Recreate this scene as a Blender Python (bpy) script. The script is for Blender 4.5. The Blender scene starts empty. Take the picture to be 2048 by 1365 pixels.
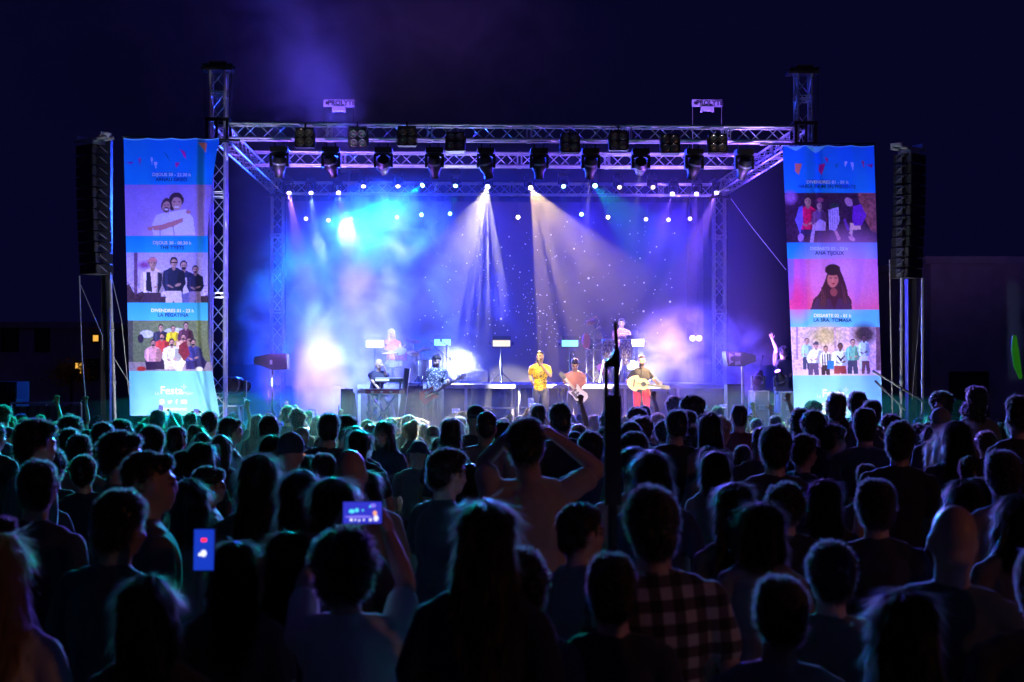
import bpy, math, random
import numpy as np
from mathutils import Vector, Matrix, Euler, noise as mnoise
R = math.radians
rnd = random.Random(7)
SC = bpy.context.scene
COL = SC.collection

# ---------------------------------------------------------------- camera
FPX, HOR, VPX = 2844.0, 722.0, 915.0          # focal length in photo pixels, horizon row, vanishing column
CAMZ = 2.20
cam = bpy.data.objects.new('camera', bpy.data.cameras.new('camera')); COL.objects.link(cam)
cam.data.sensor_width = 36.0; cam.data.lens = 36.0*FPX/2048
cam.data.clip_end = 2000; cam.data.clip_start = 0.1
cam.location = (0, 0, CAMZ)
cam.rotation_euler = Euler((R(90)+math.atan((HOR-682.5)/FPX), 0, -math.atan((1024-VPX)/FPX)), 'XYZ')
cam.data.dof.use_dof = True; cam.data.dof.focus_distance = 27.0; cam.data.dof.aperture_fstop = 3.8
SC.camera = cam
CR = cam.rotation_euler.to_matrix()
def P(px, py, Y):
    """the world point that the photo pixel (px, py) shows on the plane at depth Y"""
    d = CR @ Vector(((px-1024)/FPX, -(py-682.5)/FPX, -1))
    t = Y/d.y
    return Vector((d.x*t, Y, CAMZ+d.z*t))
def GZ(Y):
    """height of the ground: level near the camera, falling gently towards the stage"""
    return -.032*max(0.0, min(Y, 27.0)-10.0)
def PX(px, Y): return P(px, HOR, Y).x
def PZ(py, Y): return P(1000, py, Y).z

# ---------------------------------------------------------------- world, exposure
w = bpy.data.worlds.new('World'); SC.world = w; w.use_nodes = True
wt = w.node_tree; wt.nodes.clear()
wo = wt.nodes.new('ShaderNodeOutputWorld'); bg = wt.nodes.new('ShaderNodeBackground')
sky = wt.nodes.new('ShaderNodeTexSky'); sky.sky_type = 'NISHITA'; sky.sun_disc = False
sky.sun_elevation = R(-4.5); sky.sun_rotation = R(200); sky.altitude = 200
nv = wt.nodes.new('ShaderNodeMix'); nv.data_type = 'RGBA'; nv.inputs[0].default_value = 1.0
nv.inputs[6].default_value = (0, 0, 0, 1); nv.inputs[7].default_value = (0.0018, 0.0016, 0.0165, 1)
wa = wt.nodes.new('ShaderNodeMix'); wa.data_type = 'RGBA'; wa.blend_type = 'ADD'; wa.inputs[0].default_value = 0.02
wt.links.new(nv.outputs[2], wa.inputs[6]); wt.links.new(sky.outputs[0], wa.inputs[7])
wt.links.new(wa.outputs[2], bg.inputs[0]); wt.links.new(bg.outputs[0], wo.inputs[0]); bg.inputs[1].default_value = 1.0
SC.view_settings.view_transform = 'Standard'; SC.view_settings.look = 'None'
SC.view_settings.exposure = 0; SC.view_settings.gamma = 1
SC.cycles.volume_bounces = 0; SC.cycles.max_bounces = 5; SC.cycles.diffuse_bounces = 2
SC.cycles.volume_step_rate = 0.5; SC.cycles.volume_max_steps = 96
SC.cycles.transparent_max_bounces = 12; SC.cycles.sample_clamp_indirect = 4
SC.cycles.use_denoising = True

# ---------------------------------------------------------------- helpers
def lin(c):
    return tuple((v/12.92 if v <= .04045 else ((v+.055)/1.055)**2.4) for v in c)
MATS = {}
def mat(name, col, rough=.6, metal=0.0, emit=None, es=0.0, spec=None):
    if name in MATS: return MATS[name]
    m = bpy.data.materials.new(name); m.use_nodes = True; MATS[name] = m
    b = m.node_tree.nodes['Principled BSDF']
    b.inputs['Base Color'].default_value = (*col, 1); b.inputs['Roughness'].default_value = rough
    b.inputs['Metallic'].default_value = metal
    if spec is not None: b.inputs['Specular IOR Level'].default_value = spec
    if emit: b.inputs['Emission Color'].default_value = (*emit, 1); b.inputs['Emission Strength'].default_value = es
    return m
def bumpy(m, scale=40, strength=.3, colvar=.3):
    """noise on roughness / colour / normal so a plain surface does not read as plastic"""
    nt = m.node_tree; b = nt.nodes['Principled BSDF']
    tc = nt.nodes.new('ShaderNodeTexCoord'); n = nt.nodes.new('ShaderNodeTexNoise'); n.inputs['Scale'].default_value = scale
    n.inputs['Detail'].default_value = 4
    bp = nt.nodes.new('ShaderNodeBump'); bp.inputs['Strength'].default_value = strength; bp.inputs['Distance'].default_value = .02
    nt.links.new(tc.outputs['Object'], n.inputs['Vector']); nt.links.new(n.outputs['Fac'], bp.inputs['Height'])
    nt.links.new(bp.outputs['Normal'], b.inputs['Normal'])
    c = b.inputs['Base Color'].default_value
    mx = nt.nodes.new('ShaderNodeMix'); mx.data_type = 'RGBA'
    mx.inputs[6].default_value = (c[0]*(1-colvar), c[1]*(1-colvar), c[2]*(1-colvar), 1)
    mx.inputs[7].default_value = (min(1, c[0]*(1+colvar)), min(1, c[1]*(1+colvar)), min(1, c[2]*(1+colvar)), 1)
    nt.links.new(n.outputs['Fac'], mx.inputs[0]); nt.links.new(mx.outputs[2], b.inputs['Base Color'])
    return m

class MB:
    def __init__(s): s.v = []; s.f = []; s.mi = []; s.cur = 0
    def add(s, vs, fs):
        o = len(s.v); s.v.extend(vs)
        for f in fs: s.f.append([i+o for i in f]); s.mi.append(s.cur)
        return s
    def box(s, c, size, rot=None):
        hx, hy, hz = size[0]/2, size[1]/2, size[2]/2; c = Vector(c)
        vs = [Vector((x, y, z)) for x in (-hx, hx) for y in (-hy, hy) for z in (-hz, hz)]
        if rot is not None: vs = [rot @ v for v in vs]
        return s.add([v+c for v in vs], [(0,1,3,2),(4,6,7,5),(0,4,5,1),(2,3,7,6),(0,2,6,4),(1,5,7,3)])
    def tube(s, p0, p1, r0, r1=None, n=8, caps=True):
        p0, p1 = Vector(p0), Vector(p1); r1 = r0 if r1 is None else r1
        d = p1-p0
        if d.length < 1e-6: return s
        q = d.to_track_quat('Z', 'Y'); vs = []
        for p, r in ((p0, r0), (p1, r1)):
            for i in range(n):
                a = 2*math.pi*i/n; vs.append(p + q @ Vector((r*math.cos(a), r*math.sin(a), 0)))
        fs = [(i, (i+1) % n, n+(i+1) % n, n+i) for i in range(n)]
        if caps: fs += [tuple(range(n-1, -1, -1)), tuple(range(n, 2*n))]
        return s.add(vs, fs)
    def path(s, pts, r, n=6):
        for a, b in zip(pts[:-1], pts[1:]): s.tube(a, b, r, n=n)
        return s
    def ell(s, c, r, rot=None, nu=12, nv=8):
        c = Vector(c); r = (r, r, r) if isinstance(r, (int, float)) else r
        vs = [Vector((0, 0, r[2]))]
        for j in range(1, nv):
            t = math.pi*j/nv
            for i in range(nu):
                a = 2*math.pi*i/nu; vs.append(Vector((r[0]*math.sin(t)*math.cos(a), r[1]*math.sin(t)*math.sin(a), r[2]*math.cos(t))))
        vs.append(Vector((0, 0, -r[2])))
        if rot is not None: vs = [rot @ v for v in vs]
        fs = [(0, 1+i, 1+(i+1) % nu) for i in range(nu)]
        for j in range(nv-2):
            o = 1+j*nu
            fs += [(o+i, o+nu+i, o+nu+(i+1) % nu, o+(i+1) % nu) for i in range(nu)]
        o = 1+(nv-2)*nu; fs += [(o+(i+1) % nu, o+i, len(vs)-1) for i in range(nu)]
        return s.add([v+c for v in vs], fs)
    def cap(s, p0, p1, r0, r1=None, n=10):
        """tapered limb with round ends"""
        r1 = r0 if r1 is None else r1
        s.tube(p0, p1, r0, r1, n=n); s.ell(p0, r0, nu=n, nv=6); return s.ell(p1, r1, nu=n, nv=6)
    def limb(s, pts, rs, n=10):
        for i in range(len(pts)-1): s.cap(pts[i], pts[i+1], rs[i], rs[i+1], n)
        return s
    def lathe(s, prof, c=(0,0,0), q=None, n=16):
        c = Vector(c); vs = []
        for r, z in prof:
            for i in range(n):
                a = 2*math.pi*i/n; v = Vector((r*math.cos(a), r*math.sin(a), z)); vs.append(c + (q @ v if q else v))
        fs = []
        for j in range(len(prof)-1):
            fs += [(j*n+i, j*n+(i+1) % n, (j+1)*n+(i+1) % n, (j+1)*n+i) for i in range(n)]
        fs += [tuple(range(n-1, -1, -1)), tuple(range((len(prof)-1)*n, len(prof)*n))]
        return s.add(vs, fs)
    def disc(s, c, nrm, r, n=14, th=.004):
        c = Vector(c); nrm = Vector(nrm).normalized(); return s.tube(c, c+nrm*th, r, n=n)
    def prism(s, poly, y0, y1):
        """poly in x,z extruded along y"""
        n = len(poly); vs = [Vector((x, y0, z)) for x, z in poly]+[Vector((x, y1, z)) for x, z in poly]
        return s.add(vs, [tuple(range(n)), tuple(range(2*n-1, n-1, -1))]+[(i, n+i, n+(i+1) % n, (i+1) % n) for i in range(n)])
    def build(s, name, mats, parent=None, smooth=True, loc=None):
        me = bpy.data.meshes.new(name); me.from_pydata([tuple(v) for v in s.v], [], s.f)
        for m in (mats if isinstance(mats, (list, tuple)) else [mats]): me.materials.append(m)
        if s.mi and max(s.mi) > 0: me.polygons.foreach_set('material_index', s.mi)
        me.update(); me.validate()
        if smooth:
            me.polygons.foreach_set('use_smooth', [True]*len(me.polygons))
            try: me.set_sharp_from_angle(angle=R(38))
            except Exception: pass
        return link(name, me, parent, loc)
def link(name, data, parent=None, loc=None, rot=None):
    o = bpy.data.objects.new(name, data); COL.objects.link(o)
    if parent is not None: o.parent = parent
    if loc is not None: o.location = loc
    if rot is not None: o.rotation_euler = rot
    return o
def tag(o, label=None, cat=None, group=None, kind=None):
    if label: o['label'] = label
    if cat: o['category'] = cat
    if group: o['group'] = group
    if kind: o['kind'] = kind
    return o
def thing(name, label, cat, loc=(0,0,0), rotz=0.0, group=None):
    o = link(name, None, None, Vector(loc)); o.rotation_euler = (0, 0, rotz); o.empty_display_size = .1
    return tag(o, label, cat, group)
def copy_tree(o, parent=None):
    c = o.copy(); COL.objects.link(c); c.parent = parent
    for ch in o.children: copy_tree(ch, c)
    return c

def spot(name, parent, wloc, target, color, power, angle, blend=.3, radius=.03, gobo=None, vis_vol=True):
    """a real spot lamp in a fixture; location given in world space"""
    l = bpy.data.lights.new(name, 'SPOT'); l.color = color; l.energy = power
    l.spot_size = R(angle); l.spot_blend = blend; l.shadow_soft_size = radius
    o = bpy.data.objects.new(name, l); COL.objects.link(o)
    wloc = Vector(wloc); q = (Vector(target)-wloc).to_track_quat('-Z', 'Y')
    o.matrix_world = Matrix.Translation(wloc) @ q.to_matrix().to_4x4()
    if parent is not None:
        bpy.context.view_layer.update()
        o.parent = parent; o.matrix_parent_inverse = parent.matrix_world.inverted()
    if gobo:
        l.use_nodes = True; nt = l.node_tree; em = nt.nodes['Emission']
        tc = nt.nodes.new('ShaderNodeTexCoord'); sx = nt.nodes.new('ShaderNodeSeparateXYZ')
        nt.links.new(tc.outputs['Normal'], sx.inputs[0])
        dv = [nt.nodes.new('ShaderNodeMath') for _ in range(2)]
        for k in range(2):
            dv[k].operation = 'DIVIDE'; nt.links.new(sx.outputs[k], dv[k].inputs[0]); nt.links.new(sx.outputs[2], dv[k].inputs[1])
        cb = nt.nodes.new('ShaderNodeCombineXYZ'); nt.links.new(dv[0].outputs[0], cb.inputs[0]); nt.links.new(dv[1].outputs[0], cb.inputs[1])
        kind, scale, lo, hi, smin = gobo[:5]; sq = gobo[5] if len(gobo) > 5 else 1.0
        mq = nt.nodes.new('ShaderNodeVectorMath'); mq.operation = 'MULTIPLY'; mq.inputs[1].default_value = (1, sq, 1)
        nt.links.new(cb.outputs[0], mq.inputs[0]); cb = mq
        if kind == 'voronoi':
            t = nt.nodes.new('ShaderNodeTexVoronoi'); out = t.outputs['Distance']
        else:
            t = nt.nodes.new('ShaderNodeTexNoise'); out = t.outputs['Fac']; t.inputs['Detail'].default_value = 2
        t.inputs['Scale'].default_value = scale; nt.links.new(cb.outputs[0], t.inputs['Vector'])
        mr = nt.nodes.new('ShaderNodeMapRange'); mr.inputs[1].default_value = lo; mr.inputs[2].default_value = hi
        mr.inputs[3].default_value = 1.0 if kind == 'voronoi' else smin; mr.inputs[4].default_value = smin if kind == 'voronoi' else 1.0
        nt.links.new(out, mr.inputs[0]); nt.links.new(mr.outputs[0], em.inputs['Strength'])
    return o
# ---------------------------------------------------------------- colours of the lamps
PURP = (.40, .16, 1.0); TEAL = (0.0, .75, .85); CYAN = (.12, .75, 1.0); WARM = (1.0, .66, .20); BLUE = (.04, .10, 1.0)
ICE = (.34, .56, 1.0); WHITE = (1.0, .86, .48); VIOL = (.35, .12, 1.0)
# ---------------------------------------------------------------- materials
ALU = mat('aluminium', (.62, .62, .66), .34, .65); bumpy(ALU, 14, .1, .25)
BLK = mat('black_paint', (.012, .012, .014), .45); bumpy(BLK, 30, .2, .4)
BLKM = mat('black_metal', (.02, .02, .024), .3, .4)
RUBBER = mat('dark_cloth', (.010, .010, .013), .9); bumpy(RUBBER, 8, .5, .3)
DECK = mat('stage_deck', (.05, .05, .055), .5); bumpy(DECK, 3, .15, .4)
CASE = mat('flight_case', (.035, .035, .04), .5); bumpy(CASE, 12, .15, .3)
def glow(name, c, s):
    return mat('lit_'+name, (.02, .02, .02), .3, 0, c, s)
# ---------------------------------------------------------------- ground
YF, YM, YB = 28.5, 32.3, 37.8
gm = mat('asphalt', (.045, .045, .048), .85); bumpy(gm, 25, .4, .35)
g = MB(); ys = [-60, -20, 0, 4, 8, 10, 13, 17, 21, 25, 27, 32, 45, 80, 200, 900]
vs = []
for y in ys: vs += [Vector((x, y, GZ(y))) for x in (-500, -40, -15, 0, 15, 40, 500)]
g.add(vs, [(j*7+i, j*7+i+1, (j+1)*7+i+1, (j+1)*7+i) for j in range(len(ys)-1) for i in range(6)])
tag(g.build('ground', gm), 'dark asphalt square under the crowd', None, None, 'structure')
G0 = GZ(28)

# ---------------------------------------------------------------- trusses
def truss_mesh(mb, p0, p1, size=.29, pitch=.30, rc=.025, rl=.010, up=(0, 0, 1), faces=(0, 1, 2, 3), start=0):
    p0, p1 = Vector(p0), Vector(p1); d = (p1-p0); L = d.length; d.normalize()
    up = Vector(up); s = d.cross(up).normalized(); u = s.cross(d).normalized(); h = size/2
    cor = [s*h+u*h, -s*h+u*h, -s*h-u*h, s*h-u*h]
    for c in cor: mb.tube(p0+c, p1+c, rc, n=8)
    n = max(2, round(L/pitch)); st = L/n
    for k in faces:
        a, b = cor[k], cor[(k+1) % 4]
        for i in range(n):
            x0, x1 = p0+d*(i*st), p0+d*((i+1)*st)
            if (i+k) % 2: a, b = b, a
            mb.tube(x0+a, x1+b, rl, n=6, caps=False)
            if (i+k) % 2: a, b = b, a
    seg = 2.0                                           # joints of the truss sections: doubled frames and couplers
    x = seg
    while x < L-.3:
        for dx in (-.045, .045):
            q = p0+d*(x+dx)
            for k in range(4): mb.tube(q+cor[k], q+cor[(k+1) % 4], rl*1.1, n=6, caps=False)
        for c in cor: mb.tube(p0+d*(x-.05)+c, p0+d*(x+.05)+c, rc*1.35, n=8)
        x += seg
    return mb
ZT = PZ(267, YF)
XL, XR = PX(436, YF), PX(1608, YF)
zf = ZT
t = truss_mesh(MB(), (XL+.2, YF, zf), (XR-.2, YF, zf)); tag(t.build('truss', ALU), 'long front roof truss carrying the eight blinder lamps', 'truss', 'roof trusses')
sx = lambda x, Y: x
t = truss_mesh(MB(), (XL+.17, YM, zf), (XR-.17, YM, zf)); tag(t.build('truss', ALU), 'middle roof truss just behind the row of hanging moving heads', 'truss', 'roof trusses')
t = truss_mesh(MB(), (XL+.2, YB, zf), (XR-.2, YB, zf)); tag(t.build('truss', ALU), 'rear roof truss behind the row of lit beam lamps', 'truss', 'roof trusses')
for xx, s, lb in ((XL, -1, 'side roof truss running back from the left tower'), (XR, 1, 'side roof truss running back from the right tower')):
    t = truss_mesh(MB(), (xx, YF+.2, zf), (xx, YB-.2, zf)); tag(t.build('truss', ALU), lb, 'truss', 'roof trusses')
def tower(x, Y, ztop, lb, front=True):
    r = thing('truss_tower', lb, 'truss tower', (x, Y, G0), 0, 'roof truss towers'); ztop -= G0; z_f = zf-G0
    m = truss_mesh(MB(), (0, 0, .05), (0, 0, ztop), size=.29, pitch=.36, up=(0, 1, 0)); m.build('mast', ALU, r)
    b = MB(); b.box((0, 0, .03), (.8, .8, .06)); b.build('base_plate', BLKM, r)
    s = MB()
    for dz in (-.21, .21):
        for sx_, sy_ in ((0, -.22), (0, .22), (-.22, 0), (.22, 0)):
            s.box((sx_, sy_, z_f+dz), (.44 if sx_ == 0 else .04, .04 if sx_ == 0 else .44, .07))
    for sx_ in (-.2, .2):
        for sy_ in (-.2, .2): s.box((sx_, sy_, z_f), (.05, .05, .36))
    s.box((0, -.235, z_f), (.05, .03, .36))
    s.build('sleeve_block', BLKM, r)
    if front:
        c = MB(); c.box((-.02, 0, ztop+.03), (.62, .36, .05)); c.tube((-.3, -.12, ztop+.11), (.3, -.12, ztop+.11), .03)
        c.tube((-.3, .12, ztop+.11), (.3, .12, ztop+.11), .03); c.box((.0, 0, ztop+.12), (.34, .3, .12)); c.build('hoist_head', BLKM, r)
        c = MB(); c.tube((-.26, -.1, ztop), (-.26, -.1, z_f+.4), .006, n=5); c.tube((.27, -.1, ztop), (.27, -.1, z_f+.4), .006, n=5); c.build('hoist_chain', BLKM, r)
    return r
tower(XL, YF, PZ(148, YF), 'tall left front tower with black head above the roof')
tower(XR, YF, PZ(146, YF), 'tall right front tower with black head above the roof')
tower(XL, YB, zf+.3, 'left rear tower seen through the blue smoke', False)
tower(XR, YB, zf+.3, 'right rear tower standing beside the screen', False)

# text helper: font curve turned into a mesh
def text_mesh(body, size, depth=.004, bold=.0, spacing=1.0):
    cu = bpy.data.curves.new('text', 'FONT'); cu.body = body; cu.size = size; cu.extrude = depth/2; cu.offset = bold
    cu.align_x = 'CENTER'; cu.align_y = 'CENTER'; cu.resolution_u = 3; cu.space_character = spacing
    o = bpy.data.objects.new('text', cu); COL.objects.link(o); bpy.context.view_layer.update()
    me = bpy.data.meshes.new_from_object(o.evaluated_get(bpy.context.evaluated_depsgraph_get()))
    bpy.data.objects.remove(o); return me
SIGNM = mat('sign_panel', (.55, .5, .7), .5)
INK = mat('sign_ink', (.02, .015, .05), .6)
for cx, lb in ((678, 'small pale maker sign floating above the roof truss on the left'), (1414, 'small pale maker sign above the roof truss on two thin rods at right')):
    c = P(cx, 207, YM); r = thing('maker_sign', lb, 'sign', c, 0, 'maker signs above the roof')
    m = MB(); m.box((0, 0, 0), (.70, .05, .16)); m.build('panel', SIGNM, r)
    m = MB(); m.box((.0, 0, -.13), (.30, .1, .10)); m.box((-.13, 0, -.19), (.05, .06, .03)); m.box((.13, 0, -.19), (.05, .06, .03)); m.build('bracket', SIGNM, r)
    zt = zf+.15-c.z
    m = MB(); [m.tube((s*.335, 0, -.07), (s*.335, 0, zt), .007, n=6) for s in (-1, 1)]; m.build('rod', BLKM if cx < 1000 else ALU, r)
    me = text_mesh('PROLYTE', .15, bold=.004); me.materials.append(INK)
    o = link('lettering', me, r, (.06, -.029, .0)); o.rotation_euler = (R(90), 0, 0)
    m = MB(); m.lathe([(.035, 0), (.035, .004)], (-.27, -.026, 0), Euler((R(90), 0, 0)).to_quaternion()); m.build('emblem', INK, r)

# ---------------------------------------------------------------- stage deck, riser
SZ = .65; RZ = PZ(768.5, 33.0)
st = thing('stage_platform', 'black low stage platform hidden behind the crowd', 'stage', (0, 0, 0))
m = MB(); m.box(((XL+XR)/2, 33.3, SZ-.05), (XR-XL+.3, 10.2, .1)); m.build('deck', DECK, st)
m = MB(); m.box(((XL+XR)/2, 28.24, (SZ+G0)/2-.05), (XR-XL+.2, .04, SZ-G0-.12)); m.build('skirt', RUBBER, st)
m = MB()
for ix in range(8):
    for iy in range(5): m.tube((XL+.2+ix*1.62, 28.6+iy*2.3, G0), (XL+.2+ix*1.62, 28.6+iy*2.3, SZ-.1), .025, n=6)
m.build('leg_frame', ALU, st)
RX0, RX1, RY = PX(715, 33), PX(1465, 33), 33.0
rs = thing('riser', 'raised band riser with pale metal front edge and open frames', 'riser', (0, 0, 0))
m = MB(); m.box(((RX0+RX1)/2, RY+2.2, RZ-.06), (RX1-RX0, 4.4, .08)); m.build('deck', DECK, rs)
m = MB(); m.box(((RX0+RX1)/2, RY-.016, RZ-.055), (RX1-RX0, .03, .095)); m.build('edge_profile', mat('bright_alu', (.8, .8, .84), .3, .3), rs)
m = MB(); nx = 7
for i in range(nx+1):
    x = RX0+.04+(RX1-RX0-.08)*i/nx
    for y in (RY+.06, RY+2.1, RY+4.3): m.box((x, y, (SZ+RZ-.1)/2), (.06, .06, RZ-.1-SZ))
    if i < nx:
        xe = RX0+.04+(RX1-RX0-.08)*(i+1)/nx
        if i in (2, 3): m.tube((x, RY+.06, SZ+.45), (xe, RY+.06, SZ+.45), .022, n=6); m.tube((x, RY+.06, SZ+.15), (xe, RY+.06, SZ+.15), .022, n=6)
m.build('leg_frame', ALU, rs)
m = MB()
for i in range(nx):
    if i in (2, 3): continue
    x0 = RX0+.04+(RX1-RX0-.08)*i/nx; x1 = RX0+.04+(RX1-RX0-.08)*(i+1)/nx
    m.box(((x0+x1)/2, RY+.10, (SZ+RZ-.1)/2), (x1-x0-.07, .03, RZ-.12-SZ))
m.build('front_cloth', RUBBER, rs)

# ---------------------------------------------------------------- star screen
scr = thing('led_screen', 'wide dark screen of small white stars behind the band', 'screen', (0, 0, 0))
SY = 38.15; sx0, sx1 = PX(572, SY), PX(1374, SY); sz0, sz1 = PZ(772, SY), PZ(404, SY)
m = MB(); m.box(((sx0+sx1)/2, SY+.06, (sz0+sz1)/2), (sx1-sx0, .1, sz1-sz0))
sm = mat('screen_face', (.02, .015, .03), .35, 0, (.26, .12, .55), .04); nt = sm.node_tree
tc = nt.nodes.new('ShaderNodeTexCoord'); no = nt.nodes.new('ShaderNodeTexNoise'); no.inputs['Scale'].default_value = .35
cr = nt.nodes.new('ShaderNodeValToRGB'); cr.color_ramp.elements[0].color = (.06, .05, .55, 1); cr.color_ramp.elements[1].color = (.55, .30, .42, 1)
cr.color_ramp.elements[0].position = .38; cr.color_ramp.elements[1].position = .62
nt.links.new(tc.outputs['Object'], no.inputs['Vector']); nt.links.new(no.outputs['Fac'], cr.inputs[0]); nt.links.new(cr.outputs[0], nt.nodes['Principled BSDF'].inputs['Emission Color'])
m.build('panel', sm, scr)
stars = [(1177,557,3.2),(1035,435,0),(1340,604,3),(988,601,2.2),(1067,668,2),(1110,645,2.4),(1287,623,3),(1002,638,3.4),(935,668,2),(1148,498,2.4),(1169,503,1.6),(1280,517,2),
 (1288,566,2.2),(1300,505,2),(1313,494,2),(1349,467,2),(1219,531,1.8),(1113,512,1.6),(1051,489,1.8),(1018,474,2),(1020,512,2),(1102,470,1.6),(1195,571,2),(1249,571,1.8),(1158,566,1.6),
 (1080,590,1.5),(1205,600,1.8),(1230,640,1.8),(1265,650,1.6),(900,560,1.6),(925,470,1.6),(960,510,1.8),(1003,495,2.2),(1040,545,2),(1063,561,2),(1130,604,2),(1245,608,2),(866,604,1.6),(885,655,2),
 (1010,622,2.2),(1092,690,1.8),(1060,700,1.6),(980,650,1.6),(1015,661,1.8),(1032,675,1.4),(1330,520,1.6),(1341,558,1.4),(1310,580,1.6),(1322,640,1.6),(840,640,1.4),(872,622,1.4),(955,629,1.4)]
m = MB(); rr = random.Random(3)
for i in range(300):
    x = rr.uniform(840, 1350) if i % 3 else rr.gauss(1060, 60); y = rr.uniform(440, 752) if i % 3 else 610+(x-1060)*.55+rr.gauss(0, 26)
    if 600 < x < 1365 and 410 < y < 760: stars.append((x, y, rr.choice([.6, .7, .8, .9, 1.2, 1.5])))
for x, y, r in stars:
    if r > 0: m.disc(P(x, y, SY)+Vector((0, -.002, 0)), (0, -1, 0), r*SY/FPX*.72, n=8)
m.build('star_pixels', glow('stars', (.8, .8, 1.0), .9), scr)
bd = MB(); bz1 = zf-.1
for i in range(60):
    x0 = XL+.3+(XR-XL-.6)*i/60; x1 = XL+.3+(XR-XL-.6)*(i+1)/60; y0 = 38.5+.05*math.sin(i*1.9); y1 = 38.5+.05*math.sin((i+1)*1.9)
    bd.add([Vector((x0, y0, SZ)), Vector((x1, y1, SZ)), Vector((x1, y1, bz1)), Vector((x0, y0, bz1)), Vector((x0, y0+.012, SZ)), Vector((x1, y1+.012, SZ)), Vector((x1, y1+.012, bz1)), Vector((x0, y0+.012, bz1))],
           [(0, 1, 2, 3), (7, 6, 5, 4)])
tag(bd.build('backdrop_curtain', RUBBER), 'black backdrop curtain hanging behind the star screen', 'curtain')

# ---------------------------------------------------------------- fixtures
def head_profile(mb, k=1.0):
    return mb.lathe([(.03, .17*k), (.11*k, .16*k), (.135*k, .09*k), (.14*k, -.02), (.13*k, -.10*k), (.10*k, -.15*k), (.088*k, -.24*k), (.092*k, -.27*k), (.08*k, -.275*k)], n=18)
PROTO = {}
def moving_head(loc, target, lb, group, lens=None, k=1.0, up=False, loc_is_lens=False):
    """hanging moving head: base, yoke, tilting head (> lens); up=True stands on its base"""
    loc = Vector(loc); s = -1 if not up else 1
    piv = Vector((0, 0, s*.33*k))
    if loc_is_lens:
        dr = (Vector(target)-loc).normalized(); loc = loc-dr*.27*k-piv
    r = thing('moving_head_lamp', lb, 'moving head', loc, 0, group)
    if 'base' not in PROTO:
        b = MB(); b.box((0, 0, -.06), (.34, .30, .11)); b.box((0, 0, -.125), (.28, .2, .03))
        b.tube((-.09, 0, 0), (-.09, 0, .09), .018); b.tube((.09, 0, 0), (.09, 0, .09), .018)
        b.cur = 1; b.tube((-.172, -.1, -.05), (-.172, .1, -.05), .012, n=6); b.tube((.172, -.1, -.05), (.172, .1, -.05), .012, n=6)
        PROTO['base'] = b
        y = MB()
        for q in (-1, 1): y.box((q*.165, 0, -.27), (.05, .14, .26)); y.box((q*.14, 0, -.155), (.08, .12, .06))
        y.box((0, 0, -.15), (.24, .11, .03)); PROTO['yoke'] = y
        h = head_profile(MB()); h.cur = 1; h.lathe([(.142, .05), (.146, .03), (.142, .01)], n=18); PROTO['head'] = h
        l = MB(); l.disc((0, 0, -.281), (0, 0, 1), .078, n=18); PROTO['lens'] = l
        for nm in ('base', 'yoke', 'head'):
            o = PROTO[nm].build(nm, [BLK, mat('fixture_trim', (.35, .35, .4), .25, .5)]); PROTO[nm] = o.data; bpy.data.objects.remove(o)
        o = PROTO['lens'].build('lens', BLK); PROTO['lens'] = o.data; bpy.data.objects.remove(o)
    for nm in ('base', 'yoke'):
        o = link(nm, PROTO[nm], r); o.scale = (k, k, k*(1 if not up else -1)) if not up else (k, k, k)
        if up: o.rotation_euler = (R(180), 0, 0)
    h = link('head', PROTO['head'], r, piv); h.scale = (k, k, k)
    d = Vector(target)-(loc+piv); h.rotation_euler = d.to_track_quat('-Z', 'Y').to_euler()
    me = PROTO['lens'].copy(); me.materials.clear(); me.materials.append(lens or mat('dead_lens', (.05, .05, .06), .08, .2))
    link('lens', me, h)
    return r
def ordinal(i, n):
    names = ['leftmost', 'second from the left', 'third from the left', 'fourth from the left', 'fifth from the left', 'sixth from the left', 'seventh from the left', 'eighth from the left']
    if i == n-1: return 'rightmost'
    if i < n/2: return names[i]
    return names[n-1-i].replace('left', 'right')
# front truss moving heads (dark bodies seen from behind, they light the band)
targets = [(560,800,31),(770,760,31),(783,690,35.1),(885,760,31),(1080,750,30),(1085,760,30),(1150,760,31),(1243,664,36.3),(1285,770,30),(1350,800,32)]
FH = [559, 662, 767, 869, 972, 1078, 1181, 1281, 1388, 1488]
for i, (px, t3) in enumerate(zip(FH, targets)):
    loc = P(px, 299, YF-.1); loc.z = PZ(297, YF-.1)
    tgt = P(*t3)
    r = moving_head(loc, tgt, f'black moving head hung under the front truss, {ordinal(i, 10)} of its row', 'moving heads hung under the front truss', k=1.0)
    mh = loc+Vector((0, 0, -.33)); d = (tgt-mh).normalized()
    cfg = {0: (PURP, 60, 14), 1: (ICE, 420, 10), 2: ((.72, .74, 1), 900, 7), 3: (ICE, 420, 10), 4: (WARM, 200, 8), 5: (WARM, 60, 6), 6: ((1, .75, .6), 1200, 8), 7: ((.85, .78, 1), 800, 6), 8: (WARM, 700, 7), 9: (PURP, 90, 14)}[i]
    if i not in (0, 5, 9): spot('beam_light', r, mh+d*.32, tgt, cfg[0], cfg[1]*16, cfg[2], .5)
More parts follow.
